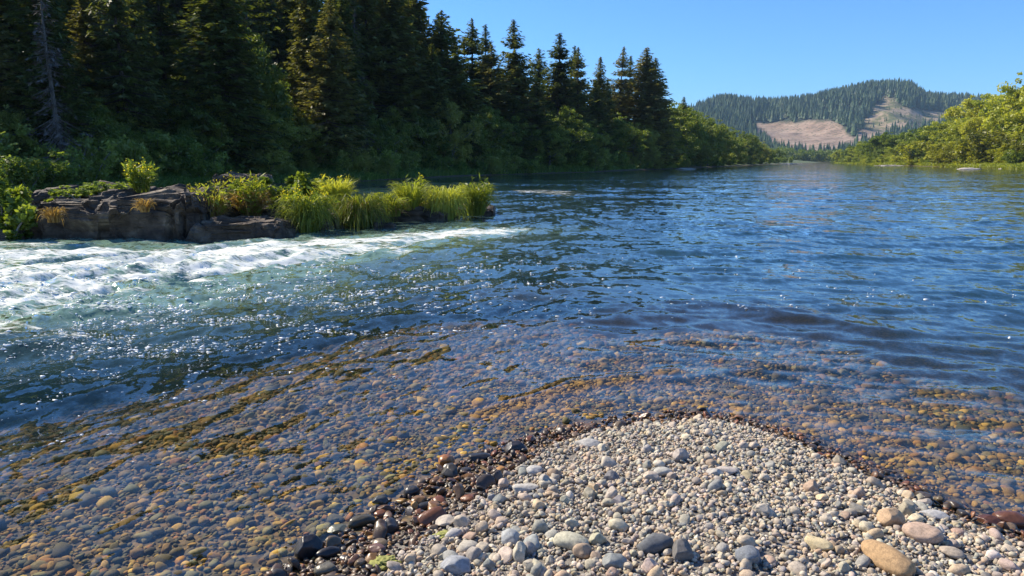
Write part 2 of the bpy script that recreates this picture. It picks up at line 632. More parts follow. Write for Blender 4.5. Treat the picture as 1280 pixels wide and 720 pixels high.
    t.links.new(mp.outputs[0], nf2.inputs["Vector"])
    nff = mathn(t, 'ADD', mathn(t, 'MULTIPLY', nf.outputs["Fac"], 0.55), mathn(t, 'MULTIPLY', nf2.outputs["Fac"], 0.45))
    th = mathn(t, 'SUBTRACT', nff, mathn(t, 'SUBTRACT', 0.86, mathn(t, 'MULTIPLY', foam.outputs["Fac"], 0.52)))
    ff = mathn(t, 'MULTIPLY', th, 11.0, clamp=True)
    fo = N(t, "ShaderNodeBsdfDiffuse")
    fo.inputs[0].default_value = (0.74, 0.76, 0.70, 1)
    fin = N(t, "ShaderNodeMixShader")
    t.links.new(ff, fin.inputs[0])
    t.links.new(surf.outputs[0], fin.inputs[1])
    t.links.new(fo.outputs[0], fin.inputs[2])
    o = N(t, "ShaderNodeOutputMaterial")
    t.links.new(fin.outputs[0], o.inputs[0])
    return m


FOAM_PX = [(-200, 312), (0, 306), (120, 304), (240, 302), (360, 295), (480, 290), (600, 281), (700, 283), (745, 288), (640, 300), (560, 309), (450, 328), (330, 352), (200, 380), (0, 420), (-200, 450)]
FOAM = [at(*p) for p in FOAM_PX]


def build_water():
    x, y, r, F = polar(1.0, 930, 940, np.concatenate([np.linspace(-85, -44, 90)[:-1], np.linspace(-44, 44, 1120), np.linspace(44, 85, 90)[1:]]), None, None)
    d_step = r * 0.0071
    gz = ground_z(x, y)
    depth = np.maximum(-gz, 0)
    px, py = pix(x, y, 0 * x)
    sf = sdist(x, y, FOAM)
    wob = 0.9 * noise2(x / 1.6, y / 1.0, 31) + 0.5 * noise2(x / 0.5, y / 0.4, 32)
    core = sstep(-0.9, 1.6, sf + wob * 0.9) * sstep(840, 600, px)
    # streaked foam towards the near edge and to the right
    spread = sstep(-7.0, 0.3, sf + wob) * sstep(760, 200, px) * sstep(520, 420, py)
    rap2 = np.exp(-((px - 715) / 75) ** 2 - ((py - 243) / 6.5) ** 2) + 0.8 * np.exp(-((px - 650) / 60) ** 2 - ((py - 238) / 5) ** 2)
    pts = [(640, 338, 10, 5), (312, 437, 22, 7), (1020, 330, 40, 7), (870, 295, 30, 5), (600, 345, 60, 14), (560, 300, 70, 10), (700, 300, 70, 8), (940, 320, 60, 6), (1150, 365, 40, 6)]
    dots = sum(0.75 * np.exp(-((px - a) / b) ** 2 - ((py - c) / d) ** 2) for a, c, b, d in pts)
    foam = np.clip(np.maximum.reduce([0.80 * core, (0.55 + 0.10 * sstep(350, 0, px)) * spread, 0.60 * rap2, 0.52 * dots]) + 0.10 * noise2(x / 1.3, y / 0.7, 38), 0, 1) * sstep(0.02, 0.2, depth)
    fleck = FLECK = np.clip(0.62 * spread * sstep(-6.8, -2.0, sf) * (1 + 0.9 * sstep(300, 0, px)) + 0.10 * sstep(-8, -2, sf) * sstep(780, 500, px) + 0.05 * sstep(480, 330, py) * sstep(0.3, 0.6, noise2(x / 3, y / 2, 35) + 0.35) + 0.03 * sstep(0.2, 0.6, depth) * sstep(420, 300, py), 0, 1) * sstep(0.05, 0.3, depth)  # scatter density of the drops that stand in for sun glints
    aer = np.clip(0.85 * core + 0.50 * spread * sstep(560, 380, py) + 0.42 * sstep(950, 350, px) * sstep(440, 330, py) * sstep(215, 260, py), 0, 1)
    # ----- waves
    z = np.zeros_like(x)
    rough = 0.45 + 0.55 * sstep(0.03, 0.35, depth)
    calm_far = 1 - 0.55 * sstep(80, 300, r)
    turb = 1 + 0.9 * core + 0.4 * spread + 0.5 * rap2
    wl = sstep(0.6, -1.2, x - 0.12 * y)            # near-left water: crests run along the shore, away from us
    for lam, amp, sd in ((6.0, 0.028, 41), (2.6, 0.042, 42), (1.15, 0.056, 43), (0.55, 0.044, 44), (0.26, 0.021, 45), (0.13, 0.008, 46)):
        fade = sstep(1.8, 3.6, lam / d_step)
        if lam < 0.6:
            fade = fade * 1.0
        ca, sa = math.cos(R(62)), math.sin(R(62))
        u, v = x * ca + y * sa, -x * sa + y * ca
        wx, wy = 0.35 * noise2(x / (lam * 2.2), y / (lam * 2.2), sd + 60), 0.35 * noise2(x / (lam * 2.2) + 9, y / (lam * 2.2), sd + 61)
        nA = noise2(u / (lam * 2.4) + wx, v / lam + wy, sd)
        ca, sa = math.cos(R(-12)), math.sin(R(-12))
        u, v = x * ca + y * sa, -x * sa + y * ca
        nB = noise2(u / (lam * 2.0) + wx, v / lam + wy, sd + 5)
        n = nA * wl + nB * (1 - wl)
        n = 0.55 * n + 0.45 * (0.6 - 2 * np.abs(n)) * (1 if lam < 3 else 0.3)
        z += amp * n * fade * (np.minimum(1, (depth * 3.5 + 0.40)) if lam > 0.4 else 1)
    seam = np.clip(1.0 + 0.9 * noise2(x / 9 + 0.25 * y / 9, y / 4.5, 55) + 0.35 * noise2(x / 2.5, y / 1.6, 56), 0.35, 1.9)
    seam = 1 + (seam - 1) * sstep(0.3, 0.8, depth)
    z *= rough * calm_far * turb * seam
    hf = 0.022 * noise2(x / 0.34, y / 0.30, 51) + 0.012 * noise2(x / 0.17, y / 0.15, 52)
    z += hf * (0.9 * spread + core) * sstep(2.0, 4.0, 0.34 / d_step)
    # standing folds of water over the shoals at the point
    for (p, q, hh, wd) in SHOALS[:2]:
        ab = q - p
        tt_ = np.clip(((x - p[0]) * ab[0] + (y - p[1]) * ab[1]) / (ab @ ab), 0, 1)
        dd_ = np.hypot(x - p[0] - tt_ * ab[0], y - p[1] - tt_ * ab[1]) + 0.04 * noise2(x * 2, y * 2, 53)
        z += 0.020 * np.exp(-(dd_ / 0.10) ** 2)
    z = np.where(depth < 0.015, np.minimum(z, 0.004), np.clip(z, -0.8 * depth - 0.004, 9))
    z = np.where(gz > 0.02, -0.02, z)
    chop = seam * (1 + 0.9 * spread + 0.8 * core) * (0.36 + 0.50 * sstep(0.05, 0.5, depth)) * (1 - 0.6 * sstep(25, 200, r))
    global WATER
    WATER = (x, y, z, FLECK, r)
    me = mk_mesh("river_water", np.stack([x, y, z], 1), F, water_mat(), {"depth": depth, "foam": foam, "aer": aer, "chop": chop})
    tag(link("river_water", me), "clear river running from white rapids to a calm blue reach", kind="structure")


build_water()


def glint_drops():
    """white drops modelled in place of sun glints where the current breaks"""
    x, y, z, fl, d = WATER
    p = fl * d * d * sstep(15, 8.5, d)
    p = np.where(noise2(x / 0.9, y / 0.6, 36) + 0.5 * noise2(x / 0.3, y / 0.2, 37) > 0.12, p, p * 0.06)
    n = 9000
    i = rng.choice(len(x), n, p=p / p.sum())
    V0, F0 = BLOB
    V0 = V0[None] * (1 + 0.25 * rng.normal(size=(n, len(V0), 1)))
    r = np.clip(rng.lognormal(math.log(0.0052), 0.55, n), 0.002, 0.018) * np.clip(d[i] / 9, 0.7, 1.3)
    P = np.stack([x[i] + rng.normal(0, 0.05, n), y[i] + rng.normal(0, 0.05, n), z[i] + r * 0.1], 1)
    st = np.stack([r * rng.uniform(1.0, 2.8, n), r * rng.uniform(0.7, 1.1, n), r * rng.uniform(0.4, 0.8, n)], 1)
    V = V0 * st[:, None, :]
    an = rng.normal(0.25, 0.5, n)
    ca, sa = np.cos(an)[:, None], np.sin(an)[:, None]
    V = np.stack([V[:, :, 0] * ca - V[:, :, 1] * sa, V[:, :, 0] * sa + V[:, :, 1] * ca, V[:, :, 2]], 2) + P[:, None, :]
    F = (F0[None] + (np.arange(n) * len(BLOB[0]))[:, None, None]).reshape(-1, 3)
    m, t = new_mat("glint_white")
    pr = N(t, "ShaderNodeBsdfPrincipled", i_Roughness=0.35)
    pr.inputs["Base Color"].default_value = (0.86, 0.87, 0.84, 1)  # sun glints put into the drops as plain white
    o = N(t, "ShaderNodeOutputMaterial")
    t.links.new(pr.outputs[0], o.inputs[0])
    tag(link("glint_drops", mk_mesh("glint_drops", V.reshape(-1, 3), F, m)), "white drops added as sun glints on the broken water", kind="stuff")


def _blob():
    import bmesh
    bm = bmesh.new()
    bmesh.ops.create_icosphere(bm, subdivisions=1, radius=1.0)
    V = np.array([v.co[:] for v in bm.verts])
    F = np.array([[v.index for v in f.verts] for f in bm.faces])
    bm.free()
    return V, F


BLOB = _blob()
glint_drops()


# ------------------------------------------------------------------ stones
def ico(sub):
    import bmesh
    bm = bmesh.new()
    bmesh.ops.create_icosphere(bm, subdivisions=sub, radius=1.0)
    V = np.array([v.co[:] for v in bm.verts])
    F = np.array([[v.index for v in f.verts] for f in bm.faces])
    bm.free()
    return V, F


def stone_shape(sub, seed, angular=0.0):
    g = np.random.default_rng(seed)
    V, F = ico(sub)
    # superellipsoid, then cut by a few soft planes
    e = g.uniform(0.75, 1.0)
    V = np.sign(V) * np.abs(V) ** e
    V /= np.linalg.norm(V, axis=1).max()
    for k in range(int(3 + 5 * angular)):
        n = g.normal(size=3)
        n /= np.linalg.norm(n)
        d = g.uniform(0.62, 0.85)
        h = V @ n - d
        V -= np.outer(np.maximum(h, 0) * (0.75 + 0.2 * angular), n)
    nz = noise3(V[:, 0] * 1.1 + seed, V[:, 1] * 1.1, V[:, 2] * 1.1, seed)
    V *= (1 + 0.16 * nz)[:, None]
    if sub >= 3:
        V *= (1 + 0.03 * noise3(V[:, 0] * 4 + seed, V[:, 1] * 4, V[:, 2] * 4, seed + 3))[:, None]
    V -= (V.max(0) + V.min(0)) / 2
    V /= np.abs(V).max(0)
    return V, F


DRY = np.array([(0.40, 0.36, 0.31), (0.44, 0.40, 0.35), (0.36, 0.33, 0.29), (0.48, 0.44, 0.38), (0.32, 0.31, 0.30), (0.25, 0.26, 0.27),
                (0.42, 0.34, 0.26), (0.47, 0.37, 0.27), (0.38, 0.29, 0.23), (0.17, 0.17, 0.17), (0.58, 0.55, 0.50), (0.42, 0.36, 0.32)])
DRY = DRY * np.array([1.13, 1.07, 0.93])
DRY_P = np.array([.17, .15, .14, .09, .10, .07, .08, .06, .04, .03, .03, .04])
WET = np.array([(0.055, 0.042, 0.034), (0.085, 0.055, 0.038), (0.040, 0.038, 0.038), (0.13, 0.060, 0.034), (0.17, 0.10, 0.045),
                (0.10, 0.085, 0.065), (0.24, 0.15, 0.05), (0.03, 0.03, 0.032)])
WET = WET * np.array([1.55, 1.3, 1.0])
WET_P = np.array([.20, .20, .16, .10, .10, .11, .04, .09])
BED = np.array([(0.10, 0.085, 0.06), (0.16, 0.11, 0.06), (0.07, 0.07, 0.07), (0.24, 0.15, 0.065), (0.055, 0.045, 0.035),
                (0.20, 0.18, 0.14), (0.34, 0.22, 0.07), (0.22, 0.105, 0.05), (0.14, 0.145, 0.15), (0.42, 0.30, 0.14)])
BED = BED * np.array([1.28, 1.17, 0.55])
BED_P = np.array([.17, .16, .13, .13, .15, .05, .08, .05, .04, .04])


def in_view(x, y, margin=430):
    px, py = pix(x, y, np.zeros_like(x))
    return (px > -margin - 60) & (px < 1280 + margin + 60) & (py < 720 + margin) & (y > 0.5)


def scatter(n, box, sizes, keep):
    x = rng.uniform(box[0], box[1], n)
    y = rng.uniform(box[2], box[3], n)
    k = keep(x, y)
    return x[k], y[k]


def rot_mats(n, tilt):
    yaw = rng.uniform(0, 2 * np.pi, n)
    tx, ty = rng.normal(0, tilt, n), rng.normal(0, tilt, n)
    cz, sz, cx, sx, cy, sy = np.cos(yaw), np.sin(yaw), np.cos(tx), np.sin(tx), np.cos(ty), np.sin(ty)
    Rz = np.zeros((n, 3, 3)); Rz[:, 0, 0] = cz; Rz[:, 0, 1] = -sz; Rz[:, 1, 0] = sz; Rz[:, 1, 1] = cz; Rz[:, 2, 2] = 1
    Rx = np.zeros((n, 3, 3)); Rx[:, 0, 0] = 1; Rx[:, 1, 1] = cx; Rx[:, 1, 2] = -sx; Rx[:, 2, 1] = sx; Rx[:, 2, 2] = cx
    Ry = np.zeros((n, 3, 3)); Ry[:, 1, 1] = 1; Ry[:, 0, 0] = cy; Ry[:, 0, 2] = sy; Ry[:, 2, 0] = -sy; Ry[:, 2, 2] = cy
    return Rx @ Ry @ Rz


def batch(protos, pos, size, Rm, which):
    """copies of the stone shapes merged into one array of vertices and faces; also which stone each vertex is of"""
    Vs, Fs, ids, off = [], [], [], 0
    for k, (V, F) in enumerate(protos):
        idx = np.nonzero(which == k)[0]
        if len(idx) == 0:
            continue
        P = V[None] * size[idx][:, None, :]
        P = np.einsum('nij,nvj->nvi', Rm[idx], P) + pos[idx][:, None, :]
        Vs.append(P.reshape(-1, 3))
        f = F[None] + (np.arange(len(idx)) * len(V))[:, None, None] + off
        Fs.append(f.reshape(-1, 3))
        ids.append(np.repeat(idx, len(V)))
        off += len(idx) * len(V)
    return np.concatenate(Vs), np.concatenate(Fs), np.concatenate(ids)


LOW = [stone_shape(2, 100 + k, (0.5, 1.0, 1.6, 2.2)[k % 4]) for k in range(14)]


def wetness(x, y, sb):
    """1 in and near the water, 0 on the dry gravel; the splash zone is wider on the left"""
    wd = 0.11 + 0.20 * sstep(0.6, -0.4, x) + 0.05 * noise2(x * 2.2, y * 2.2, 77)
    return sstep(wd + 0.05, wd - 0.03, sb)


def pick(tab, prob, n):
    c = tab[rng.choice(len(tab), n, p=prob / prob.sum())]
    return c * rng.uniform(0.78, 1.2, (n, 1)) * rng.uniform(0.95, 1.05, (n, 3))


def stone_set(x, y, rad, flat, tilt, sink):
    n = len(x)
    asp = rng.uniform(0.6, 0.95, n)
    size = np.stack([rad, rad * asp, rad * rng.uniform(flat[0], flat[1], n)], 1)
    z = ground_z(x, y) + size[:, 2] * (1 - sink) * 0.9
    return np.stack([x, y, z], 1), size, rot_mats(n, tilt)


PLACED = []          # spots of the single stones: (x, y, radius)


def clear_of(x, y, f=0.8, rad=0.0):
    k = np.ones(len(x), bool)
    for (a, b, r) in PLACED:
        k &= (x - a) ** 2 + (y - b) ** 2 > (r * f + 0.7 * rad) ** 2
    return k


HIGH = [stone_shape(4, 300 + k, (0.0, 0.6, 1.2)[k % 3]) for k in range(9)]
STONE_ME = {}


def stone_mesh(k, wet):
    if (k, wet) not in STONE_ME:
        V, F = HIGH[k]
        STONE_ME[(k, wet)] = mk_mesh("river_stone", V, F, M['stone_wet'] if wet else M['stone_dry'])
    return STONE_ME[(k, wet)]


def single_stone(px, py, wpx, hfac, dfac, col, label, shape=0, yaw=0.0, wet=False, tilt=0.0, sink=0.35, name="river_stone", cat="stone", group=None):
    p = at(px, py, 0.1 if not wet else 0.0)
    gz = float(ground_z(p[:1], p[1:])[0])
    p = at(px, py, gz + 0.02)
    gz = float(ground_z(p[:1], p[1:])[0])
    dist = math.hypot(p[1], CAM_Z - gz)
    a = wpx * dist / FPX / 2
    o = link(name, stone_mesh(shape, wet))
    o.scale = (a, a * dfac, a * hfac)
    o.rotation_euler = (tilt, 0, yaw)
    o.location = (p[0], p[1], gz + a * hfac * (1 - sink))
    o.color = (*col, 1)
    tag(o, label, cat, group)
    PLACED.append((p[0], p[1], a * max(dfac, 0.75)))
    return o


G1, G2, BL, TAN, PALE, DK = (0.33, 0.32, 0.30), (0.42, 0.40, 0.36), (0.20, 0.215, 0.23), (0.48, 0.33, 0.19), (0.50, 0.45, 0.36), (0.10, 0.10, 0.105)
singles = [
    (1108, 704, 66, 0.46, 0.52, (0.42, 0.27, 0.135), "large tan brown oblong stone with two white specks, tilted up out of the dry gravel", 0, R(-64), False, 0.25),
    (1153, 670, 44, 0.5, 0.7, (0.46, 0.33, 0.24), "smooth pinkish tan stone uphill of the large tan brown oblong one", 1, R(-30), False, 0),
    (1112, 650, 32, 0.75, 0.85, (0.50, 0.34, 0.20), "blocky orange tan stone with a dark shadow beside the pinkish tan one", 2, R(20), False, 0.2),
    (1024, 681, 34, 0.45, 0.6, (0.58, 0.47, 0.27), "pale yellow flattish stone on the gravel among greyer ones", 3, R(-35), False, 0.1),
    (936, 697, 34, 0.7, 0.85, BL, "round slate blue stone at the bottom edge of the dry gravel", 4, 0.3, False, 0),
    (818, 684, 44, 0.58, 0.7, (0.12, 0.125, 0.13), "dark grey smooth oval stone, biggest of the dark ones on the dry gravel", 7, 0.2, False, 0),
    (853, 693, 34, 0.8, 0.8, (0.15, 0.14, 0.13), "dark knobbly stone with a white patch beside the dark grey oval one", 5, 0.9, False, 0.2),
    (768, 702, 30, 0.62, 0.85, (0.25, 0.26, 0.24), "squarish grey green stone below the dark grey oval one", 2, 0.1, False, 0.15),
    (714, 678, 44, 0.45, 0.62, (0.47, 0.44, 0.32), "creamy oval stone lying flat, longest pale one on the dry gravel", 6, R(-25), False, 0),
    (637, 674, 30, 0.7, 0.75, (0.36, 0.37, 0.36), "grey split stone standing on edge on the gravel slope", 5, R(-50), False, 0.5),
    (570, 708, 38, 0.55, 0.75, (0.30, 0.31, 0.32), "wide blue grey stone where the gravel meets the bottom of the wet stones", 8, R(-15), False, 0),
    (586, 684, 26, 0.6, 0.8, (0.48, 0.43, 0.34), "buff rounded stone above the wide blue grey one", 6, 0.1, False, 0),
    (566, 666, 22, 0.6, 0.8, (0.40, 0.38, 0.35), "grey rounded stone near the upper edge of the gravel slope, above the buff one", 7, 0.5, False, 0),
    (603, 660, 20, 0.85, 0.8, (0.46, 0.36, 0.25), "small tan rounded stone leaning against grey pebbles", 4, 0.7, False, 0.3),
    (658, 608, 34, 0.28, 0.5, (0.47, 0.44, 0.38), "long flat pale stone on the crest of the gravel facing the river", 3, 0.15, False, 0),
    (735, 553, 34, 0.32, 0.6, (0.42, 0.40, 0.36), "flat grey slab at the tip of the gravel bar", 5, -0.15, False, 0),
    (668, 588, 22, 0.55, 0.8, (0.45, 0.43, 0.39), "pale boulder-like cobble just above the wet line", 1, 0.5, False, 0),
    (850, 572, 20, 0.95, 0.8, (0.42, 0.36, 0.31), "upright pinkish grey stone with a black shadow near the bar tip", 2, 0.4, False, 0.2),
    (828, 589, 24, 0.45, 0.7, (0.44, 0.42, 0.36), "light grey oval stone below the upright pinkish one", 6, 0.1, False, 0),
    (893, 590, 22, 0.45, 0.7, (0.43, 0.40, 0.35), "light buff oval stone beside a pink pebble near the bar tip", 8, -0.1, False, 0),
    (910, 587, 26, 0.35, 0.6, (0.48, 0.42, 0.36), "flat cream stone touching the light buff oval one", 3, -0.1, False, 0),
    (764, 597, 20, 0.75, 0.8, (0.20, 0.19, 0.19), "small dark stone alone on pale gravel in the middle of the bar", 5, 0.3, False, 0),
    (1168, 640, 34, 0.3, 0.5, (0.43, 0.42, 0.40), "flat whitish grey slab near the right end of the waterline", 5, R(-20), False, 0),
    (1190, 690, 26, 0.5, 0.75, (0.40, 0.33, 0.25), "flat brown stone right of the large tan brown oblong one", 0, R(-25), False, 0),
    (558, 579, 20, 0.9, 0.95, (0.34, 0.14, 0.045), "round rusty orange stone sitting in the shallow water", 4, 0, True, 0),
    (600, 571, 28, 0.35, 0.6, (0.035, 0.033, 0.03), "flat black wet stone at the water's edge beside a darker lump", 3, R(15), True, 0),
    (643, 564, 26, 0.75, 0.85, (0.05, 0.042, 0.04), "black wet lump of stone at the water's edge near the bar tip", 2, R(25), True, 0),
    (534, 632, 30, 0.35, 0.42, (0.035, 0.034, 0.03), "long black wet stone next to the rust coloured one", 6, R(28), True, 0),
    (524, 626, 20, 0.6, 0.75, (0.20, 0.11, 0.04), "rust coloured wet stone at the edge of the shallows", 1, R(20), True, 0),
    (452, 652, 34, 0.45, 0.5, (0.08, 0.068, 0.04), "olive brown wet stone half out of the shallows", 6, R(28), True, 0),
    (515, 615, 20, 0.75, 0.9, (0.035, 0.034, 0.035), "round dark wet stone standing in the shallows", 7, 0, True, 0),
    (475, 625, 20, 0.6, 0.7, (0.075, 0.08, 0.075), "grey green wet stone standing in the shallows", 2, 0.2, True, 0),
    (422, 660, 26, 0.35, 0.8, (0.12, 0.125, 0.085), "flat green grey wet disc under a film of water", 8, 0.2, True, 0),
    (385, 690, 34, 0.9, 0.75, (0.03, 0.028, 0.028), "tall black wet stone at the lower end of the waterline", 2, R(40), True, 0),
    (410, 692, 30, 0.5, 0.45, (0.04, 0.037, 0.035), "black wet wedge leaning beside the tall black one", 0, R(35), True, 0),
    (488, 660, 24, 0.8, 0.8, (0.07, 0.065, 0.062), "dark grey blocky wet stone above the reddish ones", 5, R(60), True, 0),
    (472, 690, 22, 0.6, 0.7, (0.16, 0.085, 0.06), "reddish brown wet stone among black pebbles", 1, R(-20), True, 0),
    (408, 712, 28, 0.55, 0.9, (0.13, 0.115, 0.08), "round olive wet stone at the bottom of the shallows", 7, 0, True, 0),
    (1265, 652, 38, 0.55, 0.7, (0.13, 0.055, 0.03), "reddish wet stone where the waterline leaves the gravel", 0, R(-10), True, 0),
    (1236, 650, 30, 0.4, 0.6, (0.10, 0.042, 0.026), "dark red angular wet stone next to the larger reddish one", 5, R(-25), True, 0),
]
for s in singles:
    single_stone(*s)


def build_gravel():
    box = (-7.5, 6.5, 1.7, 12.5)
    # --- dry and wet gravel of the bar
    def on_bar(x, y):
        return in_view(x, y) & (sdist(x, y, BAR) > -0.16)
    layers = [(190000, 0.0088, 0.0036, 0.3), (27000, 0.0145, 0.005, 0.25), (4600, 0.030, 0.010, 0.3)]
    xs, ys, rs, sk = [], [], [], []
    for n, mr, sd_, sink in layers:
        bx = (-3.2, 5.6, 1.7, 5.4)
        x, y = scatter(n, bx, None, on_bar)
        # the finest grit only shows close by
        d = np.hypot(x, y)
        k = rng.random(len(x)) < (0.75 if mr < 0.015 else 1.0) * (0.55 + 0.45 * sstep(-0.4, 0.5, noise2(x * 2.5, y * 2.5, 88 + int(mr * 1000))))
        x, y = x[k], y[k]
        if mr > 0.025:
            near = sstep(4.9, 2.9, y)
            k = rng.random(len(x)) < 0.14 + 0.36 * near + 0.5 * near * sstep(0.9, 0.0, x)
            x, y = x[k], y[k]
        xs.append(x); ys.append(y)
        rs.append(np.clip(rng.normal(mr, sd_, len(x)), mr * 0.5, mr * 2.2))
        sk.append(np.full(len(x), sink))
    x, y, rad, sink = map(np.concatenate, (xs, ys, rs, sk))
    k = clear_of(x, y, 0.8, np.where(rad < 0.011, -0.012, rad))
    x, y, rad, sink = x[k], y[k], rad[k], sink[k]
    sb = sdist(x, y, BAR)
    wet = wetness(x, y, sb)
    k = (wet < 0.5) | (rad > 0.013) | (rng.random(len(x)) < 0.3)
    x, y, rad, sink, sb, wet = x[k], y[k], rad[k], sink[k], sb[k], wet[k]
    rad = np.where(wet > 0.5, rad * 1.2, rad)
    pos, size, Rm = stone_set(x, y, rad, (0.38, 0.85), 0.42, sink)
    size[:, 2] *= np.where(wet > 0.5, 0.65, 1.0)
    pos[:, 2] += rng.uniform(0, 0.008, len(x))
    cd, cw = pick(DRY, DRY_P, len(x)), pick(WET, WET_P, len(x))
    isw = rng.random(len(x)) < wet
    col = np.where(isw[:, None], cw, cd)
    wetf = isw.astype(float)
    which = rng.integers(0, len(LOW), len(x))
    # --- the largest ones become stones of their own
    dist = np.hypot(x, y)
    px, py = pix(x, y, pos[:, 2])
    vis = (px > 5) & (px < 1275) & (py < 712)
    app = np.where(vis, rad / np.maximum(dist, 0.5), 0)
    big = np.argsort(-app)[:215]
    k = np.ones(len(x), bool)
    k[big] = False
    idx = np.nonzero(k)[0]
    V, F, ids = batch(LOW, pos[idx], size[idx], Rm[idx], which[idx])
    me = mk_mesh("gravel", V, F, M['gravel'], {"wet": wetf[idx][ids]}, {"col": col[idx][ids]})
    tag(link("gravel", me), "small dry and wet pebbles covering the gravel bar", kind="stuff")
    # colour word and zone make the shared labels of the look-alike cobbles
    for i in big:
        c = col[i]
        lum = c.mean()
        warm = c[0] / max(c[2], 1e-3)
        word = "dark" if lum < 0.22 else "blue grey" if warm < 1.1 else "tan" if warm > 1.5 else "pale" if lum > 0.42 else "grey"
        zone = "near the tip of the dry gravel bar" if py[i] < 600 else \
            ("low on the left slope of the dry gravel" if px[i] < 700 else "on the middle of the dry gravel in the foreground" if px[i] < 1000 else "on the right of the dry gravel in the foreground")
        if wetf[i] > 0.5:
            word = "black" if lum < 0.055 else "rusty" if warm > 2.4 else "brown"
            zone = "in the wet band left of the dry gravel" if px[i] < 760 else "in the wet band right of the gravel tip"
        o = link("cobble", stone_mesh(int(i) % len(HIGH), wetf[i] > 0.5))
        o.location = pos[i]
        o.scale = size[i]
        o.rotation_euler = Matrix(Rm[i].tolist()).to_euler()
        o.color = (*c, 1)
        tag(o, f"{word} rounded cobble lying loose {zone}", "stone", f"{word} cobbles {zone}")
    # --- stones of the river bed seen through the shallows
    def on_bed(x, y):
        s = sdist(x, y, BAR)
        return in_view(x, y) & (s < -0.2) & (s > -6.0)
    x, y = scatter(200000, (-6.5, 7.5, 1.9, 11.5), None, on_bed)
    s = -sdist(x, y, BAR)
    k = (rng.random(len(x)) < 1.0 - 0.5 * sstep(2.5, 6, s)) & clear_of(x, y, 0.9)
    x, y, s = x[k], y[k], s[k]
    rad = np.clip(rng.lognormal(math.log(0.0132), 0.48, len(x)), 0.008, 0.06) * (1 + 0.4 * sstep(1, 5, s))
    pos, size, Rm = stone_set(x, y, rad, (0.35, 0.7), 0.22, 0.35)
    pos[:, 2] = np.where(s > 0.25, np.minimum(pos[:, 2], -0.012 - size[:, 2] * 0.9 + 0.012), pos[:, 2])
    col = pick(BED, BED_P, len(x))
    # golden algae on the right hand shallows and on the shoals
    pxl, pyl = pix(x, y, pos[:, 2])
    g = np.clip(sstep(780, 930, pxl) * sstep(1.7, 0.3, s) + 0.0, 0, 1) * (0.5 + 0.5 * noise2(x * 3, y * 3, 91))
    for (p, q, hh, wd) in SHOALS[:2]:
        ab = q - p
        t = np.clip(((x - p[0]) * ab[0] + (y - p[1]) * ab[1]) / (ab @ ab), 0, 1)
        d = np.hypot(x - p[0] - t * ab[0], y - p[1] - t * ab[1])
        g = np.maximum(g, sstep(0.30, 0.08, d))
    alg = np.array([(0.34, 0.19, 0.035)]) * rng.uniform(0.5, 1.4, (len(x), 1))
    f = (np.clip(g, 0, 1) * 0.85)[:, None]
    col = col * (1 - f) + alg * f
    V, F, ids = batch(LOW, pos, size, Rm, rng.integers(0, len(LOW), len(x)))
    me = mk_mesh("river_bed_pebbles", V, F, M['gravel'], {"wet": np.zeros(len(V))}, {"col": col[ids]})
    tag(link("river_bed_pebbles", me), "brown and amber pebbles under the shallow water", kind="stuff")


build_gravel()


def algae(px, py, wpx, label, seed):
    p = at(px, py, 0.06)
    gz = float(ground_z(p[:1], p[1:])[0])
    V, F = ico(5)
    r = wpx / FPX * math.hypot(p[1], CAM_Z) / 2
    n1 = noise3(V[:, 0] * 2.2, V[:, 1] * 2.2, V[:, 2] * 2.2, seed)
    n2 = noise3(V[:, 0] * 7, V[:, 1] * 7, V[:, 2] * 7, seed + 1)
    P = V * (1 + 0.45 * n1 + 0.25 * n2)[:, None] * np.array([r, r * 0.8, r * 0.28])
    o = link("algae_clump", mk_mesh("algae_clump", P, F, M['stone_dry']), None, (p[0], p[1], gz + 0.015))
    o.color = (0.30, 0.30, 0.075, 1)
    tag(o, label, "algae")


algae(481, 706, 30, "yellow green algae clump draped on wet pebbles at the lower left edge of the gravel", 1)
algae(555, 672, 20, "small yellow green algae scrap where dry gravel meets the wet stones", 2)


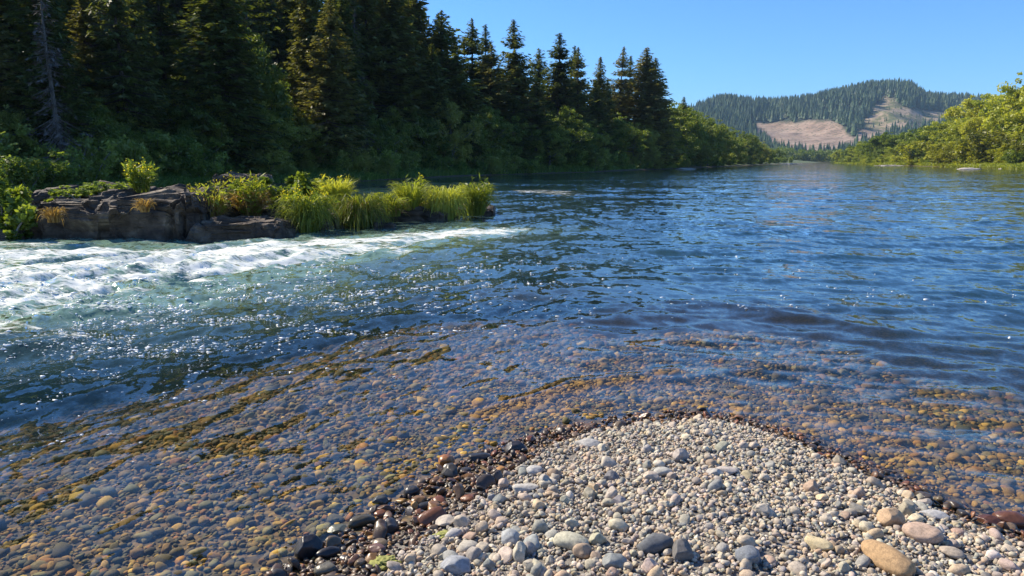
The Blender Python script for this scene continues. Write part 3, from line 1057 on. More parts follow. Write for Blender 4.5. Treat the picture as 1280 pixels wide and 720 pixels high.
# ------------------------------------------------------------------ basalt ledges
def basalt(x0, x1, base_py, top_py, depth_m, label, seed, name="basalt_rock", dist=None, blocky=0.30, yaw=0.0, tilt=0.0, sub=5, slope=0.0):
    mid = (x0 + x1) / 2
    if dist is None:
        p = at(mid, base_py)
    else:
        p = ray_xy(mid, dist)
    d = p[1]
    wid = (x1 - x0) * d / FPX
    top = z_at(top_py, d)
    g = np.random.default_rng(seed)
    V, F = ico(sub)
    V = np.sign(V) * np.abs(V) ** blocky
    V *= np.array([wid / 2, depth_m / 2, 1.0])
    x, y, zz = V.T
    hz = top + 0.5
    u = zz * 0.5 + 0.5
    z = -0.5 + u * hz
    # ragged plan and stepped layers
    n1 = noise3(x * 0.8 + seed, y * 0.8, z * 1.2, seed)
    n2 = noise3(x * 2.6 + seed, y * 2.6, z * 5.0, seed + 1)
    n3 = noise3(x * 7 + seed, y * 7, z * 14, seed + 2)
    k = 1 + 0.16 * n1 + 0.07 * n2 + 0.025 * n3
    lay = np.floor((z + 0.15 * n1) / 0.17)
    k = k + 0.07 * (_hash(lay, lay * 0, lay * 0, seed) - 0.5)
    x2, y2 = x * k, y * k
    top_n = fbm2(x * 1.3 + seed, y * 1.3, seed, 4)
    stepz = np.round((0.16 * hz * top_n + slope * x) / 0.11) * 0.11 * 0.75 + 0.25 * (0.16 * hz * top_n + slope * x)
    rough_ = 0.05 * noise3(x * 3.1 + seed, y * 3.1, z * 3.6, seed + 4) + 0.030 * np.sign(noise3(x * 5 + seed, y * 5, z * 7, seed + 5)) * 1.0
    x2, y2 = x2 + rough_ * np.sign(x) * 0.7, y2 + rough_ * np.sign(y)
    z = np.where(u > 0.5, z + stepz * sstep(0.5, 1.0, u) * 0.8, z) + 0.03 * n3
    # joints: vertical clefts
    cl = np.abs(noise2(x * 0.9 + seed, y * 0.5, seed + 8))
    y2 = y2 * (1 - 0.10 * sstep(0.07, 0.0, cl))
    z = z - 0.12 * hz * sstep(0.06, 0.0, cl) * sstep(0.4, 0.9, u)
    me = mk_mesh(name, np.stack([x2, y2, z], 1), F, M['basalt'], smooth=False)
    o = link(name, me, None, (p[0], d + depth_m * 0.42, 0))
    o.rotation_euler = (0, tilt, yaw)
    tag(o, label, "rock")
    return o


basalt(22, 170, 298, 252, 3.2, "long dark basalt ledge at the water, lower shelf with dry tufts on its face", 11, slope=0.03, sub=6)
basalt(120, 256, 297, 242, 3.0, "tall block of dark basalt ledge with flat cracked sunlit top", 12, slope=0.02, sub=6)
basalt(40, 150, 0, 235, 2.6, "dark rounded basalt hump standing behind the long ledge", 13, dist=20.5)
basalt(240, 350, 298, 277, 1.6, "low flat basalt slab at the water in front of the tan grass tufts", 14, slope=-0.03)
basalt(285, 420, 0, 262, 2.2, "basalt shelf under the flowering plants between the low slab and the islet", 15, dist=19.5)
basalt(355, 470, 283, 264, 2.2, "low dark basalt base under the hanging yellow flowered grass", 16)
basalt(440, 560, 277, 262, 2.4, "low dark basalt base under the arching sedges of the islet", 17)
basalt(535, 616, 270, 258, 2.2, "last low basalt outcrop at the downstream end of the islet", 18)
basalt(258, 320, 0, 219, 2.4, "dark basalt boulder in shade near the far bank behind the islet", 19, dist=37)
basalt(-30, 26, 301, 287, 1.4, "small bluish rock at the foot of the leafy bush by the ledge", 20)
basalt(216, 233, 297, 289, 0.4, "fist shaped little rock in the gap at the foot of the tall ledge", 21, sub=4)
basalt(470, 492, 286, 279, 0.4, "small wet rock awash below the yellow flowered grass", 22, sub=4)


# ------------------------------------------------------------------ plants
def quads(P, U, W):
    """quad leaves: centre P, half axes U (long) and W (wide), pointed a little at the tip"""
    V = np.stack([P - U * 0.9 - W * 0.45, P - U * 0.9 + W * 0.45, P + U * 0.2 + W, P + U, P + U * 0.2 - W], 1)
    n = len(P)
    F = np.arange(n * 5).reshape(n, 5)
    return V.reshape(-1, 3), F


def unit(v):
    return v / np.maximum(np.linalg.norm(v, axis=-1, keepdims=True), 1e-9)


def tubes(segs, sides=6):
    """tapered limbs: (p, q, r0, r1) each"""
    Vs, Fs, off = [], [], 0
    ang = np.arange(sides) / sides * 2 * np.pi
    for p, q, r0, r1 in segs:
        p, q = np.asarray(p, float), np.asarray(q, float)
        d = unit(q - p)
        a = np.array([0, 0, 1.0]) if abs(d[2]) < 0.9 else np.array([1.0, 0, 0])
        u = unit(np.cross(d, a)); v = np.cross(d, u)
        ring = np.cos(ang)[:, None] * u + np.sin(ang)[:, None] * v
        Vs.append(np.concatenate([p + ring * r0, q + ring * r1]))
        i = np.arange(sides); j = (i + 1) % sides
        Fs.append(np.stack([i, j, j + sides, i + sides], 1) + off)
        off += 2 * sides
    return np.concatenate(Vs), np.concatenate(Fs)


def fir(seed, base=0.08, radius=0.14, density=1.0, droop=0.35, ragged=0.3, dead=False):
    """conifer of unit height 30 m; returns trunk and crown meshes"""
    g = np.random.default_rng(seed)
    H = 30.0
    segs = []
    lean = g.normal(0, 0.25, 2)
    zs = np.linspace(-0.8, H * 0.99, 12)
    axis = lambda z: np.array([lean[0] * z / H + 0.12 * math.sin(z * 0.25 + seed), lean[1] * z / H + 0.12 * math.cos(z * 0.21 + seed), z])
    for a, b in zip(zs[:-1], zs[1:]):
        segs.append((axis(a), axis(b), 0.42 * (1 - max(a, 0) / H) + 0.03, 0.42 * (1 - max(b, 0) / H) + 0.03))
    P, U, W, T = [], [], [], []
    z = H * base
    while z < H * 0.995:
        t = (z - H * base) / (H * (1 - base))
        L0 = radius * H * (min(1, (1 - t) * 1.12) ** 0.85) * (0.6 + 0.4 * min(1, t / 0.12)) + 0.12
        nb = int(g.integers(4, 7)) if t < 0.85 else 4
        if g.random() < 0.06 * ragged * 3 and 0.1 < t < 0.8:
            z += 0.9
        a0 = g.uniform(0, 6.28)
        for k in range(nb):
            a = a0 + k * 6.283 / nb + g.normal(0, 0.25)
            L = L0 * g.uniform(1 - 1.4 * ragged, 1 + 0.5 * ragged)
            if L < 0.15:
                continue
            up = 0.25 * t ** 2 * 2 - droop * (1 - t)
            o = axis(z)
            dirn = np.array([math.cos(a), math.sin(a), 0])
            tip = o + dirn * L + np.array([0, 0, L * up])
            if L > 1.2:
                segs.append((o, o + (tip - o) * 0.85, 0.045 * (L / 3 + 0.4), 0.012))
            n = max(2, int(L / 0.26 * density))
            s = np.clip((np.arange(n) + g.uniform(0.2, 1, n)) / n, 0.08, 1)
            if dead:
                s = s[g.random(n) < 0.25]
                n = len(s)
            sag = -0.10 * L * np.sin(s * np.pi) + 0.05 * L * s ** 3
            c = o + np.outer(s, tip - o)
            c[:, 2] += sag
            side = np.array([-dirn[1], dirn[0], 0])
            for sg in (-1, 1, 0):
                wspread = (0.30 * L * (1 - s * 0.75) * (0.25 + s)) * (0 if sg == 0 else 1)
                q = c + side * (sg * wspread * g.uniform(0.3, 1.0, n))[:, None] + g.normal(0, 0.07, (n, 3))
                q[:, 2] -= 0.12 * np.abs(wspread) * g.uniform(0, 1, n) + (0.14 if sg == 0 else 0.05)
                ud = unit(dirn * 0.8 + side * sg * 0.75 + g.normal(0, 0.30, (n, 3)) + np.array([0, 0, -0.30]))
                wd = unit(np.cross(ud, g.normal(0, 0.5, (n, 3)) + np.array([0, 0, 1.0])))
                ln = g.uniform(0.26, 0.52, n) * (0.45 + 0.55 * min(1, L / 2))
                P.append(q); U.append(ud * ln[:, None]); W.append(wd * (ln * g.uniform(0.26, 0.42, n))[:, None])
                T.append(np.clip(g.normal(0.42, 0.2, n) + 0.18 * (s - 0.5) + g.normal(0, .08), 0, 1))
        z += g.uniform(0.34, 0.62) * (1 - 0.45 * t)
    V, F = quads(np.concatenate(P), np.concatenate(U), np.concatenate(W))
    crown = mk_mesh("fir_crown", V, F, M['needle'], {"tint": np.repeat(np.concatenate(T), 5)}, smooth=False)
    tv, tf = tubes(segs, 7)
    trunk = mk_mesh("fir_trunk", tv, tf, M['bark'])
    return [("trunk", trunk), ("crown", crown)]


def broadleaf(seed, H=10.0, spread=0.42, base=0.18, n_limbs=9, leaf=0.19, mat='leaf', n_leaf=7000, bark='bark_pale', open_=0.5):
    g = np.random.default_rng(seed)
    segs, tips = [], []
    top = np.array([g.normal(0, 0.4), g.normal(0, 0.4), H * 0.8])
    pts = [np.array([0, 0, -0.5]), np.array([g.normal(0, .15), g.normal(0, .15), H * 0.25]), np.array([g.normal(0, .3), g.normal(0, .3), H * 0.52]), top]
    rad = [H * 0.022, H * 0.017, H * 0.011, H * 0.004]
    for i in range(3):
        segs.append((pts[i], pts[i + 1], rad[i], rad[i + 1]))

    def along(f):
        f = f * 3
        i = min(int(f), 2)
        return pts[i] + (pts[i + 1] - pts[i]) * (f - i)
    for k in range(n_limbs):
        f = base + (0.95 - base) * (k + g.uniform(0, 1)) / n_limbs
        o = along(f)
        a = k * 2.4 + g.normal(0, 0.4)
        prof = math.sin(math.pi * min(1, (f - base) / (1 - base) * 0.72 + 0.25)) ** 0.7
        L = H * spread * prof * g.uniform(0.7, 1.15)
        q = o + np.array([math.cos(a) * L, math.sin(a) * L, L * g.uniform(0.1, 0.75)])
        m = o + (q - o) * 0.5 + np.array([0, 0, -0.04 * L]) + g.normal(0, 0.05 * L, 3)
        segs += [(o, m, H * 0.008, H * 0.005), (m, q, H * 0.005, H * 0.002)]
        tips += [(q, 1.0), (m, 0.8)]
        for j in range(4):
            b = m + (q - m) * g.uniform(0, 1)
            e = b + unit(g.normal(0, 1, 3) + np.array([0, 0, .35])) * L * g.uniform(0.25, 0.5)
            segs.append((b, e, H * 0.003, H * 0.001))
            tips.append((e, 0.8))
    tips.append((top + np.array([0, 0, H * 0.08]), 0.9))
    tips.append((top + np.array([0.3, 0.2, -H * 0.05]), 1.0))
    C = np.array([t[0] for t in tips]); S = np.array([t[1] for t in tips])
    # each tip carries two or three clumps of unequal size
    nC = len(C)
    cc = np.repeat(C, 3, 0) + g.normal(0, 0.055 * H, (nC * 3, 3))
    cr = np.repeat(S, 3) * H * g.uniform(0.035, 0.085, nC * 3) * (1.1 - 0.25 * open_)
    ctint = g.normal(0.45, 0.2, nC * 3)
    pr = cr ** 2 / (cr ** 2).sum()
    w_ = g.choice(nC * 3, n_leaf, p=pr)
    d = unit(g.normal(0, 1, (n_leaf, 3)))
    rr = g.uniform(0, 1, n_leaf) ** 0.45
    P = cc[w_] + d * (cr[w_] * rr)[:, None] * np.array([1.15, 1.15, 0.8])
    P[:, 2] = np.maximum(P[:, 2], 0.1)
    ud = unit(g.normal(0, 1, (n_leaf, 3)) + d * 0.5 + np.array([0, 0, -0.25]))
    wd = unit(np.cross(ud, g.normal(0, .7, (n_leaf, 3)) + d + np.array([0, 0, .5])))
    ln = leaf * g.uniform(0.6, 1.25, n_leaf)
    V, F = quads(P, ud * ln[:, None], wd * (ln * 0.55)[:, None])
    T = np.clip(ctint[w_] + g.normal(0, 0.15, n_leaf), 0, 1)
    crown = mk_mesh("leafy_crown", V, F, M[mat], {"tint": np.repeat(T, 5)}, smooth=False)
    tv, tf = tubes(segs, 6)
    return [("trunk", mk_mesh("branching_trunk", tv, tf, M[bark])), ("crown", crown)]


def bush(seed, H=2.2, n=2600, leaf=0.10, mat='shrub', upright=0.4):
    g = np.random.default_rng(seed)
    segs, C = [], []
    for k in range(13):
        a = g.uniform(0, 6.28)
        o = np.array([g.normal(0, .25), g.normal(0, .25), -0.15])
        L = H * g.uniform(0.55, 1.0)
        sp = g.uniform(0.15, 0.75) * (1 - upright * 0.5)
        q = o + np.array([math.cos(a) * L * sp, math.sin(a) * L * sp, L])
        m = (o + q) / 2 + np.array([0, 0, 0.12 * L])
        segs += [(o, m, 0.025, 0.016), (m, q, 0.016, 0.006)]
        for s in np.linspace(0.3, 1.0, 7):
            C.append((o + (q - o) * s) + g.normal(0, 0.08 * H, 3))
    C = np.array(C)
    cr = H * g.uniform(0.06, 0.16, len(C))
    ct = g.normal(0.45, 0.22, len(C))
    w_ = g.choice(len(C), n, p=cr ** 2 / (cr ** 2).sum())
    d = unit(g.normal(0, 1, (n, 3)))
    P = C[w_] + d * (cr[w_] * g.uniform(0, 1, n) ** 0.5)[:, None]
    P[:, 2] = np.maximum(P[:, 2], 0.02)
    ud = unit(g.normal(0, 1, (n, 3)) + d * 0.4 + np.array([0, 0, 0.2]))
    wd = unit(np.cross(ud, g.normal(0, 1, (n, 3)) + np.array([0, 0, .6])))
    ln = leaf * g.uniform(0.6, 1.3, n)
    V, F = quads(P, ud * ln[:, None], wd * (ln * 0.5)[:, None])
    leaves = mk_mesh("shrub_foliage", V, F, M[mat], {"tint": np.repeat(np.clip(ct[w_] + g.normal(0, .15, n), 0, 1), 5)}, smooth=False)
    tv, tf = tubes(segs, 5)
    return [("stems", mk_mesh("shrub_stems", tv, tf, M['bark_pale'])), ("foliage", leaves)]


def blades(g, n, base_r, H, arch, width, seg=6, up=0.6, reach=None):
    a = g.uniform(0, 6.283, n)
    rb = base_r * np.sqrt(g.uniform(0, 1, n))
    B = np.stack([np.cos(a) * rb, np.sin(a) * rb, np.full(n, -0.05)], 1)
    a2 = a + g.normal(0, 0.6, n)
    out = np.stack([np.cos(a2), np.sin(a2), np.zeros(n)], 1)
    th0 = np.radians(np.abs(g.normal(6 + 12 * arch, 12, n)))
    th1 = np.radians((38 + 78 * arch) * g.uniform(0.7, 1.25, n))
    M_ = 24
    tt = (np.arange(M_) + 0.5) / M_
    th = th0[:, None] + (th1 - th0)[:, None] * tt[None] ** 1.4
    zc = np.concatenate([np.zeros((n, 1)), np.cumsum(np.cos(th), 1) / M_], 1)
    xc = np.concatenate([np.zeros((n, 1)), np.cumsum(np.sin(th), 1) / M_], 1)
    L = H * g.uniform(0.45, 1.08, n) / np.maximum(zc.max(1), 0.35)
    if reach:
        xc = xc * np.minimum(1, reach * g.uniform(0.55, 1.1, n) / np.maximum(L * xc.max(1), 1e-6))[:, None]
    s = np.linspace(0, 1, seg + 1)
    side = np.stack([-out[:, 1], out[:, 0], np.zeros(n)], 1)
    side = unit(side + g.normal(0, .5, (n, 3)))
    Vs = []
    for t in s:
        j = int(round(t * M_))
        c = B + out * (L * xc[:, j])[:, None]
        c[:, 2] += L * zc[:, j]
        wv = side * (width * (1 - t) ** 0.7 + 0.001)
        Vs += [c - wv, c + wv]
    V = np.stack(Vs, 1)
    k = 2 * (seg + 1)
    F = []
    for i in range(seg):
        F.append([2 * i, 2 * i + 1, 2 * i + 3, 2 * i + 2])
    F = np.array(F)[None] + (np.arange(n) * k)[:, None, None]
    tint = np.clip(g.normal(0.5, 0.25, n), 0, 1)
    return V.reshape(-1, 3), F.reshape(-1, 4), np.repeat(tint, k)


def clump(name, px, base_py, top_py, wpx, parts, label, cat="grass clump", dist=None, base_z=None, seed=0, group=None, dz=0.0):
    """a tuft standing on a ledge: parts = list of (part name, kind, count, height factor, arch, spread factor)"""
    g = np.random.default_rng(900 + seed)
    if dist is None:
        dist = at(px, base_py + 8)[1] + 0.5
    p = ray_xy(px, dist)
    zb = z_at(base_py, dist) if base_z is None else base_z
    H = z_at(top_py, dist) - zb
    wr = wpx * dist / FPX / 2
    root = bpy.data.objects.new(name, None)
    COL.objects.link(root)
    root.location = (p[0], p[1], zb)
    tag(root, label, cat, group)
    for pn, kind, n, hf, arch, sf in parts:
        if kind in ('blade', 'blade_dry'):
            V, F, T = blades(g, n, wr * 0.40 * sf, H * hf, arch * sf, 0.010 + 0.004 * (dist / 20), reach=wr * 1.0)
            link(pn, mk_mesh(pn, V, F, M[kind], {"tint": T}, smooth=False), root)
        elif kind == 'stalks':
            # upright leafy stems with yellow heads
            segs, P, Fl = [], [], []
            for _ in range(n):
                a = g.uniform(0, 6.28); r0 = wr * 0.5 * math.sqrt(g.random())
                o = np.array([math.cos(a) * r0, math.sin(a) * r0, 0])
                h = H * hf * g.uniform(0.6, 1.08)
                q = o + np.array([math.cos(a) * wr * 0.5 * sf * g.random(), math.sin(a) * wr * 0.5 * sf * g.random(), h])
                segs.append((o, q, 0.007, 0.003))
                for s in np.linspace(0.15, 0.95, 16):
                    P.append(o + (q - o) * s)
                if g.random() < arch * 0.6:
                    for _k in range(12):
                        Fl.append(q + g.normal(0, 0.055, 3) * np.array([1, 1, 1.1]) - np.array([0, 0, 0.04]))
            P = np.array(P); m = len(P)
            ud = unit(g.normal(0, 1, (m, 3)) * np.array([1, 1, .4]) + np.array([0, 0, .55]))
            wd = unit(np.cross(ud, g.normal(0, 1, (m, 3))))
            ln = g.uniform(0.05, 0.12, m)
            V, F = quads(P + ud * ln[:, None] * 0.8, ud * ln[:, None], wd * (ln * 0.24)[:, None])
            tv, tf = tubes(segs, 4)
            link("stems", mk_mesh("plant_stems", tv, tf, M['blade']), root)
            link("leaves", mk_mesh("plant_leaves", V, F, M['leaf_sun'], {"tint": np.repeat(np.clip(g.normal(.55, .25, m), 0, 1), 5)}, smooth=False), root)
            if Fl:
                Fl = np.array(Fl); m = len(Fl)
                ud = unit(g.normal(0, 1, (m, 3))); wd = unit(np.cross(ud, g.normal(0, 1, (m, 3))))
                V, F = quads(Fl, ud * 0.020, wd * 0.017)
                link("flowers", mk_mesh("flower_heads", V, F, M['flower'], {"tint": np.repeat(g.random(m), 5)}, smooth=False), root)["kind"] = "stuff"
    return root


def bushy(name, px, base_py, top_py, wpx, label, cat, dist, mat='leaf_sun', seed=0, n=3500, leaf=0.05):
    kd = bush(seed, 1.0, n, leaf, mat)
    p = ray_xy(px, dist)
    zb = z_at(base_py, dist)
    H = z_at(top_py, dist) - zb
    r = Kind(name, kd).place((p[0], p[1], zb), (0, 0, seed), (wpx * dist / FPX / 1.15, wpx * dist / FPX / 1.15, H / 1.08))
    tag(r, label, cat)
    return r


# the plants of the ledge and the islet, left to right
bushy("leafy_bush", 2, 296, 219, 92, "bright green leafy bush at the water's edge on the near end of the dark ledge", "bush", 17.0, 'leaf_sun', 5, 6500, 0.05)
clump("dry_grass_tuft", 60, 275, 258, 30, [("blades", 'blade_dry', 150, 1.1, 1.3, 1.0)], "small tan dry tuft drooping on the face of the lower dark ledge", "grass tuft", dist=15.9, seed=1)
clump("dry_grass_tuft", 176, 262, 247, 24, [("blades", 'blade_dry', 130, 1.1, 1.3, 1.0)], "small tan dry tuft on the face of the tall block of ledge", "grass tuft", dist=15.9, seed=2)
bushy("low_plant", 98, 246, 230, 46, "low dull green plant in a hollow on top of the long ledge", "plant", 17.9, 'shrub', 6, 1500, 0.07)
bushy("low_plant", 128, 243, 224, 44, "dark green plant against the rounded hump behind the ledge", "plant", 18.6, 'shrub', 7, 1500, 0.07)
clump("flowering_plant", 175, 238, 204, 40, [("blades", 'blade', 40, 0.5, 0.7, 1.0), ("stems", 'stalks', 26, 1.0, 0.75, 1.5)], "lone yellow flowering plant on top of the tall dark ledge", "flowering plant", dist=18.3, seed=3)
clump("flowering_plant", 256, 282, 230, 52, [("dry_blades", 'blade_dry', 420, 0.75, 1.0, 1.1), ("blades", 'blade', 120, 0.9, 0.6, 1.0), ("stems", 'stalks', 40, 1.0, 0.8, 1.3)],
      "yellow flowering clump with tan grass skirt in the gap right of the tall ledge", "flowering plant", dist=18.2, seed=4)
clump("flowering_plant", 310, 272, 222, 48, [("dry_blades", 'blade_dry', 420, 0.7, 1.0, 1.0), ("stems", 'stalks', 46, 1.0, 0.8, 1.2)],
      "yellow flowering clump with rusty tan skirt above the low flat slab", "flowering plant", dist=19.0, seed=5)
bushy("leafy_plant", 345, 262, 211, 80, "broad bright green leafy plant standing behind the yellow flowering clumps", "plant", 20.5, 'leaf_sun', 8, 4200, 0.055)
bushy("leafy_plant", 392, 262, 215, 70, "green leafy plant behind the hanging yellow flowered grass", "plant", 21.5, 'leaf_sun', 9, 3600, 0.055)
clump("flowering_grass", 380, 287, 236, 68, [("blades", 'blade', 900, 0.85, 1.35, 1.0), ("stems", 'stalks', 52, 1.0, 0.8, 1.3)],
      "big clump of hanging green grass topped with yellow flowers at the water", "flowering plant", dist=18.6, seed=6)
clump("grass_clump", 418, 262, 222, 48, [("blades", 'blade', 500, 1.0, 0.7, 1.0), ("stems", 'stalks', 30, 1.0, 0.6, 1.2)],
      "upright yellow green grass with seed heads between flowered clump and arching sedge", dist=20.6, seed=7)
clump("sedge_mound", 448, 281, 239, 66, [("blades", 'blade', 1000, 0.95, 1.5, 1.05), ("dry_blades", 'blade_dry', 90, 0.8, 1.3, 1.0)],
      "largest arching sedge mound of the islet with tan tips over the water", "sedge", dist=20.0, seed=8)
clump("grass_clump", 478, 266, 240, 34, [("blades", 'blade', 450, 1.0, 0.8, 1.0)], "yellow green grass clump just downstream of the largest sedge mound", dist=21.5, seed=9)
clump("grass_clump", 511, 264, 226, 46, [("blades", 'blade', 560, 1.0, 0.8, 1.0), ("stems", 'stalks', 10, 1.1, 0.5, 1.2)], "pale green spiky grass clump halfway along the islet", dist=22.2, seed=10)
clump("grass_clump", 490, 268, 245, 40, [("blades", 'blade', 300, 1.0, 1.1, 1.0), ("dry_blades", 'blade_dry', 60, 0.9, 1.1, 1.0)], "low half dry grass clump at the water halfway along the islet", dist=21.3, seed=11)
clump("grass_clump", 533, 268, 246, 28, [("blades", 'blade', 260, 1.0, 0.9, 1.0), ("dry_blades", 'blade_dry', 120, 1.0, 0.9, 1.0)], "small straw coloured grass clump beside the rounded dark green sedge", dist=22.7, seed=12)
clump("sedge_mound", 556, 272, 230, 52, [("blades", 'blade', 900, 0.95, 1.5, 1.0)], "rounded dense sedge mound second from the islet's downstream end", "sedge", dist=22.6, seed=13)
clump("flowering_grass", 594, 267, 224, 46, [("blades", 'blade', 600, 0.9, 1.0, 1.1), ("stems", 'stalks', 16, 1.05, 0.6, 1.2)], "feathery grass with a few flowers on the downstream tip of the islet", "flowering plant", dist=23.4, seed=14)

# ------------------------------------------------------------------ the wooded left bank
FIRS = [Kind("fir_tree", fir(21, 0.10, 0.20, 1.05, 0.30, 0.25)), Kind("fir_tree", fir(22, 0.06, 0.185, 1.05, 0.38, 0.30)),
        Kind("fir_tree", fir(23, 0.14, 0.175, 1.0, 0.25, 0.38)), Kind("fir_tree", fir(24, 0.05, 0.22, 1.15, 0.42, 0.22)),
        Kind("fir_tree", fir(25, 0.2, 0.19, 0.95, 0.30, 0.45)), Kind("fir_tree", fir(26, 0.08, 0.16, 1.1, 0.22, 0.28)),
        Kind("fir_tree", fir(27, 0.12, 0.22, 1.1, 0.15, 0.60)), Kind("fir_tree", fir(28, 0.18, 0.20, 1.0, 0.45, 0.70))]
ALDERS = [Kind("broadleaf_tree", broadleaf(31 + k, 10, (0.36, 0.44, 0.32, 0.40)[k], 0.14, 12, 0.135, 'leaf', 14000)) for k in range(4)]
SHRUBS = [Kind("bank_shrub", bush(41 + k, 2.2, 4200, 0.08, 'shrub', (0.2, 0.5, 0.8, 0.3)[k])) for k in range(4)]


def bank_dist(px, line):
    """forward distance of a bank's waterline in the column px"""
    P = np.array(line)
    u = 640 + FPX * P[:, 0] / np.maximum(P[:, 1], 1)
    for i in range(len(P) - 1):
        if (u[i] - px) * (u[i + 1] - px) <= 0 and u[i] != u[i + 1]:
            a, b = u[i], u[i + 1]
            s = (px - a) / (b - a)
            q = P[i] + (P[i + 1] - P[i]) * s
            return q[1]
    return None


LEFT_LINE = [p for p in LEFT[2:14]]
RIGHT_LINE = [p for p in RIGHT[2:10]]
TREES = []
rng = np.random.default_rng(2024)
SUNLIT = [(*ray_xy(p_, d_), z_) for p_, d_, z_ in ((-40, 14, .8), (20, 17, .8), (100, 17, .8), (200, 17, 1.0), (300, 18, .6), (400, 19, .5), (500, 21, .5), (600, 24, .5), (320, 76, 14), (330, 76, 8), (270, 72, 5), (300, 76, 20), (60, 12, 0), (250, 12, 0), (450, 14, 0), (10, 8, 0), (300, 8, 0))]


def tree_at(kinds, px, s, top_py=None, height=None, line=LEFT_LINE, unit_h=30.0, fat=1.0, label=None, cat="tree", group=None):
    d = bank_dist(px, line) + s
    x, y = ray_xy(px, d)
    gz = float(ground_z(np.array([x]), np.array([y]))[0])
    h = height if height else z_at(top_py, d) - gz
    k = kinds[rng.integers(len(kinds))]
    # nothing may shade the islet, the rapids and the gravel bar, which the sun reaches
    te = math.tan(R(SUN_EL - 2))
    for (a, b, c) in SUNLIT:
        v = np.array([x - a, y - b])
        al = v[0] * math.sin(az) + v[1] * math.cos(az)
        cr = abs(v[0] * math.cos(az) - v[1] * math.sin(az))
        if al > 3 and cr < 6.5:
            h = min(h, max(al * te + c - gz - 1.0, 2.0))
    f = h / unit_h
    fw = f * fat * rng.uniform(0.9, 1.12)
    r = k.place((x, y, gz - 0.1), (rng.normal(0, 0.022), rng.normal(0, 0.022), rng.uniform(0, 6.28)), (fw * rng.uniform(0.9, 1.1), fw, f))
    tag(r, label, cat, group)
    TREES.append((px, d, h))
    return r


ORD = ["first", "second", "third", "fourth", "fifth", "sixth", "seventh", "eighth", "ninth", "tenth", "eleventh", "twelfth", "thirteenth",
       "fourteenth", "fifteenth", "sixteenth", "seventeenth", "eighteenth", "nineteenth", "twentieth"]
# the conifers whose tops stand against the sky: column, row of the top, metres behind the waterline, fatness
skyline = [(501, -40, 16, 1.1), (543, 14, 34, 0.85), (557, 10, 14, 1.15), (574, 38, 30, 0.8), (587, 22, 22, 0.85), (606, 28, 30, 0.8), (617, 55, 14, 1.0), (646, 22, 12, 1.1),
           (676, 58, 34, 0.85), (697, 38, 16, 1.05), (715, 56, 28, 0.8), (723, 58, 14, 0.9), (747, 70, 22, 1.0), (770, 57, 26, 0.8), (784, 68, 30, 0.8), (803, 57, 10, 1.15), (817, 70, 12, 1.1), (850, 120, 20, 0.9)]
look = ["", "thin", "broad, tallest of its cluster", "thin", "slim pointed", "slim pointed", "short", "tall solitary narrow", "thin", "tall pointed", "slim", "dense", "blunt", "thin", "slim", "broad dark", "dense dark", "small far"]
for i, (px, ty, s, ft) in enumerate(skyline):
    lab = "tall conifer at the edge of the sky, cut off by the top of the photo" if i == 0 else \
        f"{look[i]} conifer, {ORD[i]} along the skyline counting away from the tall forest".replace("  ", " ")
    if i == len(skyline) - 1:
        lab = "small far conifer standing alone above the broadleaf trees downstream of the forest"
    tree_at(FIRS, px, s, ty, None, fat=ft * 1.45, label=lab, cat="conifer", group="conifers against the sky")

SKY_CAP = ([470, 520, 545, 600, 640, 700, 760, 830, 870], [-60, 20, 50, 70, 75, 88, 100, 118, 160])
for i in range(160):
    if i < 90:
        px = -70 + 600 * (i + rng.random()) / 90
        s = rng.uniform(5, 60)
        h = rng.uniform(17, 32)
        dd = bank_dist(px, LEFT_LINE) + s
        h = min(h, dd * math.tan(R(rng.uniform(12.5, 19.5))))
        zone = "behind the dark ledge" if px < 230 else "behind the flowering islet" if px < 480 else "near the tall forest's end"
        size = "tall" if h > 22 else "smaller"
        depth = "front row" if s < 24 else "deeper in the shade"
        tree_at(FIRS, px, s, None, h, fat=rng.uniform(0.7, 1.4), label=f"{size} conifer of the dense dark forest {zone}, {depth}", cat="conifer",
                group=f"{size} forest conifers {zone}, {depth}")
    else:
        px = 525 + 315 * (i - 90 + rng.random()) / 70
        s = rng.uniform(8, 40)
        cap = np.interp(px, *SKY_CAP)
        tree_at(FIRS, px, s, cap + rng.uniform(0, 1) ** 1.5 * 50, None, fat=rng.uniform(1.15, 1.7), label="shorter conifer filling the shaded forest wall under the skyline tops beyond the islet", cat="conifer",
                group="shorter conifers under the skyline")
# broadleaf trees of the lower bank
for i in range(46):
    px = -40 + 880 * (i + rng.random()) / 46
    s = rng.uniform(4, 16)
    h = rng.uniform(3.2, 7.5) if px < 560 else rng.uniform(5, 11)
    zone = "behind the dark ledge" if px < 230 else "behind the islet" if px < 600 else "beyond the islet's tip"
    tree_at(ALDERS, px, s, None, h, unit_h=10, fat=rng.uniform(0.9, 1.3), label=f"rounded broadleaf tree on the shaded lower bank {zone}", cat="broadleaf tree", group=f"broadleaf trees of the shaded bank {zone}")
# sunlit gap in the forest
for px, ty, s, lab in ((318, 20, 9, "sunlit yellowish broadleaf tree in the gap of the dark forest"), (268, 105, 6, "small sunlit yellow green tree low in the forest gap"), (345, 85, 8, "loose leaved pale tree right of the sunlit forest gap")):
    tree_at(ALDERS, px, s, ty, None, unit_h=10, fat=0.8, label=lab, cat="broadleaf tree")
